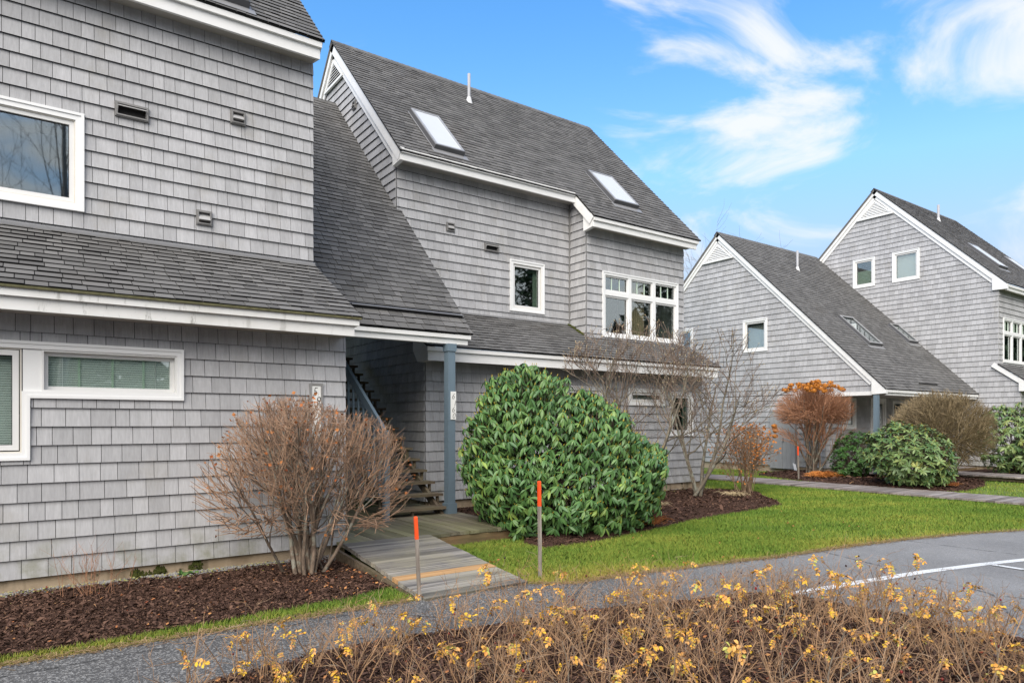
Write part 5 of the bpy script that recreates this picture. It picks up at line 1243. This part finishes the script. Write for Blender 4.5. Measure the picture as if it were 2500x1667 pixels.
def evergreen(name, label, base, ells, nros, leafL, leafW, mat, droop, elev, seed, cap, per=(7, 10), bud=True, inner=.5, cat='shrub', pale=0.0, gapd=0.0, axup=.75):
    rg = random.Random(seed); t = thing(name, label, cat, base); LV, LF = leaf_shape(leafL, leafW, droop)
    cams = V3((0, 0, 1.6)); L = []; buds = MB(); stems = MB(); tot = sum(e.r[0] * e.r[1] + e.r[0] * e.r[2] for e in ells); cnt = 0; tries = 0; grid = {}
    while cnt < nros and tries < nros * 30:
        tries += 1; x = rg.uniform(0, tot); e = ells[0]
        for e in ells:
            x -= e.r[0] * e.r[1] + e.r[0] * e.r[2]
            if x <= 0: break
        d = V3((rg.gauss(0, 1), rg.gauss(0, 1), rg.gauss(0, 1))).normalized(); deep = rg.random() < inner; s = rg.uniform(.62, .9) if deep else rg.gauss(1.0, .062)
        p = e.c + V3((d.x * e.r[0], d.y * e.r[1], d.z * e.r[2])) * s
        if p.z < .06 or any(o is not e and o.val(p) < .86 for o in ells): continue
        if gapd and not deep:
            ck = tuple(int(math.floor(c_ / gapd)) for c_ in p)
            if any((p - q).length < gapd for i_ in (-1, 0, 1) for j_ in (-1, 0, 1) for k_ in (-1, 0, 1) for q in grid.get((ck[0] + i_, ck[1] + j_, ck[2] + k_), ())): continue
            grid.setdefault(ck, []).append(p)
        cnt += 1; nrm = V3((d.x / e.r[0], d.y / e.r[1], d.z / e.r[2])).normalized(); ax = (nrm * .8 + V3((0, 0, axup)) + perp(nrm, rg) * .25).normalized()
        base_ = p - ax * rg.uniform(.12, .3) - nrm * .12; stems.tube([base_, p], [.006, .004], 3, .5, False)
        n = rg.randint(*per); a0 = rg.uniform(0, 6.28); u = perp(ax, rg); v = ax.cross(u); tone = rg.random() * .5 + (.25 if rg.random() < pale else 0)
        for q in range(n):
            a = a0 + 6.283 * q / n + rg.uniform(-.25, .25); rad = u * math.cos(a) + v * math.sin(a); el = R(rg.gauss(*elev))
            dr = (rad * math.cos(el) + ax * math.sin(el)); dr = (dr + V3((0, 0, -.25 if elev[0] < 0 else 0))).normalized()
            sd_ = dr.cross(ax); sd_ = sd_.normalized() if sd_.length > 1e-5 else u; up_ = sd_.cross(dr); up_ = up_ if up_.dot(ax) > 0 else -up_; sd_ = dr.cross(up_) * -1
            sc = rg.uniform(.6, 1.22) * (.75 if deep else 1); M = Matrix(((dr.x, sd_.x, up_.x, p.x), (dr.y, sd_.y, up_.y, p.y), (dr.z, sd_.z, up_.z, p.z), (0, 0, 0, 1))) @ Matrix.Scale(sc, 4)
            face = abs(up_.dot((cams - p).normalized())); fr = (cams - p).normalized().dot(nrm)
            L.append((face * sc if (fr > .1 and not deep) else 0, M, min(1, max(0, tone + rg.uniform(-.15, .25)))))
        if bud and not deep: buds.tube([p, p + ax * leafL * .12, p + ax * leafL * .3], [leafL * .02, leafL * .05, leafL * .01], 5, rg.random(), False)
    L.sort(key=lambda q: -q[0]); lm = bpy.data.meshes.new('leaf'); lm.from_pydata([tuple(x) for x in LV], [], [tuple(int(y) for y in x) for x in LF]); lm.materials.append(MAT[mat]); lm.polygons.foreach_set('use_smooth', [True] * len(LF))
    for s, M, tn in L[:cap]:
        o = link(bpy.data.objects.new('leaf', lm), t); o.matrix_local = M; o['tint'] = tn
    rest = L[cap:]; Ms = np.array([np.array(M) for _, M, _ in rest]); hv = np.c_[LV, np.ones(len(LV))]
    V = np.einsum('nij,kj->nki', Ms, hv)[:, :, :3].reshape(-1, 3); F = (LF[None] + np.arange(len(rest))[:, None, None] * len(LV)).reshape(-1, 4); tn = np.repeat([q[2] for q in rest], len(LF))
    o = np_mesh('foliage', V, F, tn, mat, t, True); o['kind'] = 'stuff'
    if buds.f: buds.obj('buds', 'bud', t)['kind'] = 'stuff'
    b = V3(base)
    for i in range(22):
        e = ells[rg.randrange(len(ells))]; q = e.c + V3((rg.uniform(-.7, .7) * e.r[0], rg.uniform(-.7, .7) * e.r[1], rg.uniform(-.2, .7) * e.r[2]))
        m = b.lerp(q, .5) + V3((rg.gauss(0, .06), rg.gauss(0, .06), -.05)); stems.tube([b + V3((rg.gauss(0, .06), rg.gauss(0, .06), 0)), m, q], [.022, .014, .006], 4, .4, False)
    stems.obj('stems', 'shrub_bark', t)
    bpy.context.view_layer.update(); inv = Matrix.Translation(-t.location)
    for ch in t.children: ch.matrix_parent_inverse = inv
    return t
evergreen('rhododendron', 'huge dark green rhododendron with drooping leaves beside the blue-grey post', (6.4, 7.95, .05),
          lumps([Ell((6.02, 8.02, 1.15), (.88, .88, 1.22)), Ell((6.75, 7.72, .98), (.98, .92, 1.0)), Ell((7.3, 7.55, .72), (.70, .70, .80)), Ell((6.0, 7.75, .7), (.80, .70, .72)), Ell((6.75, 7.45, .5), (.82, .62, .52))], 22, random.Random(61), (.26, .42)),
          3300, .132, .0188, 'rhodo_leaf', .25, (-30, 16), 601, 300, per=(8, 11), pale=.24, inner=.30, gapd=.098, axup=1.0)
evergreen('rhododendron', 'pale green rounded rhododendron in front of the round brown shrub', (17.75, 7.95, .1),
          lumps([Ell((17.75, 7.95, .82), (.92, .9, .68)), Ell((17.55, 8.1, 1.1), (.5, .5, .5)), Ell((17.9, 7.8, .5), (.8, .75, .42))], 12, random.Random(62), (.2, .34)), 620, .15, .024, 'rhodo_leaf_pale', .12, (8, 16), 602, 240, inner=.35, pale=.25, gapd=.12)
evergreen('azalea', 'small dense mid-green shrub left of the pale rhododendron', (19.0, 9.85, .1),
          [Ell((19.0, 9.85, .78), (.62, .6, .55)), Ell((18.75, 9.95, .55), (.5, .5, .45))], 620, .085, .016, 'azalea_leaf', .1, (12, 20), 603, 100, bud=False, inner=.35)
evergreen('rhododendron', 'tall yellow-green rhododendron at the right edge by the far house', (23.9, 7.75, .1),
          [Ell((23.9, 7.75, 1.15), (.95, .95, .98)), Ell((24.6, 7.5, .9), (.9, .9, .85)), Ell((23.6, 7.95, 1.5), (.5, .5, .62))], 700, .15, .024, 'rhodo_leaf_pale', .3, (-8, 18), 604, 200, inner=.35, pale=.1, gapd=.12)

# ================================================================== foreground roses
def rose_leaf_mesh(seed):
    g = random.Random(seed); mb = MB(); n = 7; Ln = .095
    mb.tube([(0, 0, 0), (Ln * .5, 0, .012), (Ln, 0, 0)], [.0012, .001, .0006], 3, .6, False)
    for i in range(n):
        k = i // 2; sd_ = 1 if i % 2 else -1
        b = V3((Ln * (.35 + .27 * k), 0, .01 - .004 * k)); d = V3((.45, sd_ * .9, g.uniform(-.5, .2))).normalized()
        if i == n - 1: b = V3((Ln, 0, 0)); d = V3((1, 0, g.uniform(-.5, .1))).normalized()
        s = g.uniform(.026, .038); f = V3((-d.y, d.x, g.uniform(-.4, .4))).normalized(); u = d.cross(f); t_ = g.random()
        P_ = [b, b + d * s * .3 + f * s * .33 + u * s * .1, b + d * s * .7 + f * s * .34 + u * s * .1, b + d * s, b + d * s * .7 - f * s * .34 + u * s * .12, b + d * s * .3 - f * s * .33 + u * s * .1]
        mb.face([P_[0], P_[1], P_[2], P_[3]], t_); mb.face([P_[0], P_[3], P_[4], P_[5]], t_)
    return mb.mesh('leaf', 'rose_leaf')
rl = [rose_leaf_mesh(i) for i in range(7)]
hipm = MB().tube([(0, 0, 0), (0, 0, .005), (0, 0, .012), (0, 0, .019), (0, 0, .022)], [.003, .0085, .010, .007, .002], 7).mesh('rose_hip', 'rose_hip')
rcfg = dict(seg=[5, 4, 3], taper=[.5, .5, .5], wander=[.30, .45, .5], up=[.02, .06, .04], kids=[3.6, 2.0], t0=[.3, .25], ang=[(28, 68), (30, 70)], len=[.42, .5], rad=[.62, .65], rmin=.0020, minz=-.1)
proto = []
for v_ in range(14):
    rg = random.Random(700 + v_); out = []
    for i in range(rg.randint(6, 9)):
        a = rg.uniform(0, 6.28); tl = abs(rg.gauss(0, .5)) + .05; grow(out, rg, V3((rg.gauss(0, .05), rg.gauss(0, .05), -.04)), V3((math.cos(a) * tl, math.sin(a) * tl, 1)).normalized(), rg.uniform(.32, .62), rg.uniform(.0040, .0068), 0, rcfg, None)
    mb = MB()
    for lvl, pts, rad in out: mb.tube(pts, rad, 4 if lvl == 0 else 3, min(1, max(0, rg.gauss(.5, .3))), False)
    proto.append((mb.mesh('rose_stems', 'rose_stem'), tips(out, 1) + tips(out, 2) + tips(out, 0)))
rg = random.Random(77); spots = []; tries = 0
while len(spots) < 122 and tries < 8000:
    tries += 1; x, y = rg.uniform(.3, 6.0), rg.uniform(.9, 4.6); rho = float(bedR.rho(np.array([x]), np.array([y]))[0])
    if rho > .965: continue
    d = depth(x, y)
    if d < 3.35: continue
    pp_ = proj((x, y, .35))
    if pp_ is None or not (-60 < pp_[0] < 2560) or pp_[1] > 1760: continue
    if all((x - a) ** 2 + (y - b) ** 2 > .19 ** 2 for a, b in spots): spots.append((x, y))
for i, (x, y) in enumerate(spots):
    m, tp = proto[i % len(proto)]; z = float(bedR.z(bedR.rho(np.array([x]), np.array([y])))[0])
    t = link(bpy.data.objects.new('rose_bush', m)); t.location = (x, y, z); rz = rg.uniform(0, 6.28); sc = rg.uniform(.5, .82); t.rotation_euler = (0, 0, rz); t.scale = (sc, sc, sc)
    tag(t, 'low thorny rose bush with tan stems and yellowing leaves in the foreground bed', 'rose bush', 'rose bushes in the foreground bed')
    for p, d in rg.sample(tp, min(len(tp), rg.choice((1, 2, 2, 3)))):
        for q in range(rg.choice((2, 3, 4, 5))):
            o = link(bpy.data.objects.new('leaf', rg.choice(rl)), t); o.location = p - d * rg.uniform(0, .07); o.rotation_euler = (rg.uniform(-.6, .6), rg.uniform(-.3, 1.0), rg.uniform(0, 6.28)); s = rg.uniform(.6, 1.25); o.scale = (s, s, s * rg.uniform(1, 2.2)); o['tint'] = rg.uniform(-.3, .25)
    for p, d in rg.sample(tp, rg.choice((0, 0, 1, 1, 2))):
        o = link(bpy.data.objects.new('rose_hip', hipm), t); o.location = p; o['tint'] = rg.choice((0, -.5, .5, .5))

# ================================================================== small clumps
def clump(name, label, x, y, z, n, L, mat, flat, cat, seed, rad=.003, group=None):
    rg = random.Random(seed); mb = MB()
    for i in range(n):
        a = rg.uniform(0, 6.28); b = V3((x + rg.gauss(0, L * .3), y + rg.gauss(0, L * .3), z)); d = V3((math.cos(a), math.sin(a), rg.uniform(.1, 1) * flat)).normalized(); l = L * rg.uniform(.4, 1)
        m = b + d * l * .6 + V3((0, 0, l * .12)); mb.tube([b, m, b + d * l + V3((0, 0, -l * .1 * (flat < 1)))], [rad, rad, rad * .4], 3, rg.random(), False)
    o = mb.obj(name, mat); tag(o, label, cat, group)
clump('straw_clump', 'pale straw clump lying in the bed below the spirea', 12.2, 8.95, .09, 130, .30, 'straw', .25, 'dead plant', 1, .004)
clump('straw_clump', 'pale straw clump lying between rhododendron and magnolia', 9.3, 8.55, .12, 110, .26, 'straw', .3, 'dead plant', 2, .004)
clump('dead_perennial', 'brown collapsed stems at the right foot of the big rhododendron', 7.75, 7.25, .08, 170, .30, 'dead_leaf', .8, 'dead plant', 3, .003)
clump('dead_perennial', 'bright orange dried clump at the foot of the hydrangea', 18.1, 10.4, .12, 260, .42, 'dead_fern', .5, 'dead plant', 4, .006)
clump('dead_perennial', 'small orange-brown clump under the pale rhododendron', 18.1, 7.2, .11, 90, .25, 'dead_leaf', .5, 'dead plant', 5, .005)
rg = random.Random(55); t = thing('twiggy_seedling', 'small sparse reddish twiggy plant against the near foundation', 'shrub', (.5, 7.35, 0)); out = []
cfg = dict(seg=[4, 3], taper=[.5, .5], wander=[.15, .25], up=[.03, .05], kids=[4], t0=[.4], ang=[(20, 50)], len=[.4], rad=[.7], rmin=.0012)
for i in range(26):
    a = rg.uniform(0, 6.28); tl = abs(rg.gauss(0, .5)); grow(out, rg, V3((.5 + rg.gauss(0, .1), 7.35 + rg.gauss(0, .06), 0)), V3((math.cos(a) * tl, math.sin(a) * tl, 1)).normalized(), rg.uniform(.22, .5), .0024, 0, cfg, None)
woody(t, out, 1, ('hydrangea_twig', 'hydrangea_twig'), sides=(4, 3)); settle(t)
def weed(x, y, z, label, s, seed):
    rg = random.Random(seed); mb = MB()
    for i in range(14):
        a = rg.uniform(0, 6.28); e = V3((math.cos(a), math.sin(a), rg.uniform(.3, .9))).normalized(); f = perp(e, rg); p = V3((x, y, z)); l = s * rg.uniform(.6, 1.2)
        mb.face([p, p + e * l * .5 + f * l * .22, p + e * l + V3((0, 0, -l * .2)), p + e * l * .5 - f * l * .22], rg.random())
    tag(mb.obj('weed', 'azalea_leaf'), label, 'weed')
weed(1.32, 7.78, .01, 'small leafy green weed by the near foundation', .09, 8)
weed(1.45, 7.8, .01, 'second leafy green weed nearer the clipped shrub', .08, 9)

# ================================================================== trees
def bare_tree(x, y, h, label, seed, spread=.35, dens=1.0):
    rg = random.Random(seed); t = thing('bare_tree', label, 'tree', (x, y, 0)); out = []
    cfg = dict(seg=[8, 6, 5, 4], taper=[.25, .3, .35, .5], wander=[.08, .2, .25, .3], up=[.03, .09, .1, .08], kids=[14 * dens, 7 * dens, 6 * dens], t0=[.25, .2, .2], ang=[(25, 55), (25, 55), (20, 55)], len=[spread, .5, .45], rad=[.45, .5, .5], rmin=.008, minz=-.05)
    grow(out, rg, V3((x, y, -.1)), V3((rg.uniform(-.05, .05), rg.uniform(-.05, .05), 1)).normalized(), h, h * .011, 0, cfg, None)
    woody(t, out, 1, ('far_bark', 'far_bark'), ('trunk', 'crown'), (8, 3)); settle(t)
bare_tree(36.5, 28.9, 9.3, 'bare tree showing above the gap between middle and far houses', 801, .42)
bare_tree(74, 23.0, 11.0, 'distant bare tree at the right edge above the far roof', 802, .42)
bare_tree(80, 24.5, 11.5, 'second distant bare tree just behind the far roof', 803, .42)
bare_tree(0.9, -14.5, 17.5, 'tall bare tree reflected in the large upper window', 804, .42, 1.1)
bare_tree(-3.5, -19, 16.5, 'bare tree reflected at the left edge of the large upper window', 805, .42)
def pine(x, y, h, label, seed):
    rg = random.Random(seed); t = thing('pine_tree', label, 'tree', (x, y, 0)); mb = MB().tube([(x, y, -.1), (x, y, h * .5), (x, y, h)], [h * .014, h * .009, .02], 7, .4); mb.obj('trunk', 'far_bark', t)
    cr_ = MB(); z = h * .12
    while z < h:
        rr = (1 - z / h) ** .8 * h * .24 + .25; nb = 7
        for b in range(nb):
            a = rg.uniform(0, 6.28); l = rr * rg.uniform(.6, 1.15); e = V3((math.cos(a), math.sin(a), rg.uniform(-.15, .25)))
            cr_.tube([(x, y, z), V3((x, y, z)) + e * l], [.03, .008], 3, .3, False)
            for q in range(16):
                p = V3((x, y, z)) + e * l * rg.uniform(.25, 1.05) + V3((rg.gauss(0, .22), rg.gauss(0, .22), rg.gauss(0, .14))); d = V3((rg.gauss(0, 1), rg.gauss(0, 1), rg.gauss(0, .7))).normalized(); f = perp(d, rg); s = rg.uniform(.15, .32)
                cr_.face([p - d * s, p + f * s * .35, p + d * s, p - f * s * .35], rg.random())
        z += .42
    cr_.obj('crown', 'needles', t); settle(t)
for i, (x, y, h) in enumerate(((21, -12, 13), (25.5, -9.5, 14), (30, -12, 13), (34.5, -8.5, 14.5), (39.5, -11, 13.5), (45, -8, 14))):
    pine(x, y, h, ('first', 'second', 'third', 'fourth', 'fifth', 'sixth')[i] + ' evergreen from the left in the row across the lot, reflected in windows', 900 + i)

# far woods on the other side of the lot, only ever seen as reflections: one irregular mass of branches and needles
n = 9000; th = rn.uniform(R(150), R(378), n); rr = rn.uniform(46, 60, n); top = 8.5 + 2.5 * np.sin(th * 9) + 1.8 * np.sin(th * 23 + 1) + rn.uniform(-1, 1, n)
z = rn.uniform(0, 1, n) ** .8 * top; cx_, cy_ = rr * np.cos(th) + 8, rr * np.sin(th); a = rn.normal(0, 1, (n, 3)); a /= np.linalg.norm(a, axis=1)[:, None]; b = np.cross(a, rn.normal(0, 1, (n, 3))); b /= np.linalg.norm(b, axis=1)[:, None]; s_ = rn.uniform(.7, 1.7, n)[:, None]
c = np.c_[cx_, cy_, z]; V = np.stack([c - a * s_, c - b * s_ * .6, c + a * s_, c + b * s_ * .6], 1).reshape(-1, 3); o = np_mesh('far_woods', V, np.arange(n * 4).reshape(-1, 4), rn.rand(n), 'needles'); o['kind'] = 'stuff'; o['label'] = 'dark woods across the parking lot, seen only in window reflections'

n = 9000; x = np.r_[rn.uniform(-1, 4, n // 3), rn.uniform(4, 13, n - n // 3)]; y = lawn_line(x) + rn.normal(.02, .05, n); k_ = ~((x > 2.9) & (x < 4.12) & (y > 5.42)); x, y = x[k_], y[k_]; n = len(x); a = rn.uniform(0, 6.283, n); L = rn.uniform(.02, .06, n); w = .0025
c = np.c_[x, y, rn.uniform(.003, .014, n)]; e = np.c_[np.cos(a), np.sin(a), rn.normal(0, .15, n)] * L[:, None] / 2; f = np.c_[-np.sin(a), np.cos(a), np.zeros(n)] * w
o = np_mesh('dry_thatch', np.stack([c - e - f, c + e - f, c + e + f, c - e + f], 1).reshape(-1, 3), np.arange(n * 4).reshape(-1, 4), rn.rand(n), 'dead_thatch'); o['kind'] = 'stuff'; o['label'] = 'dry brown grass clippings along the asphalt edge'
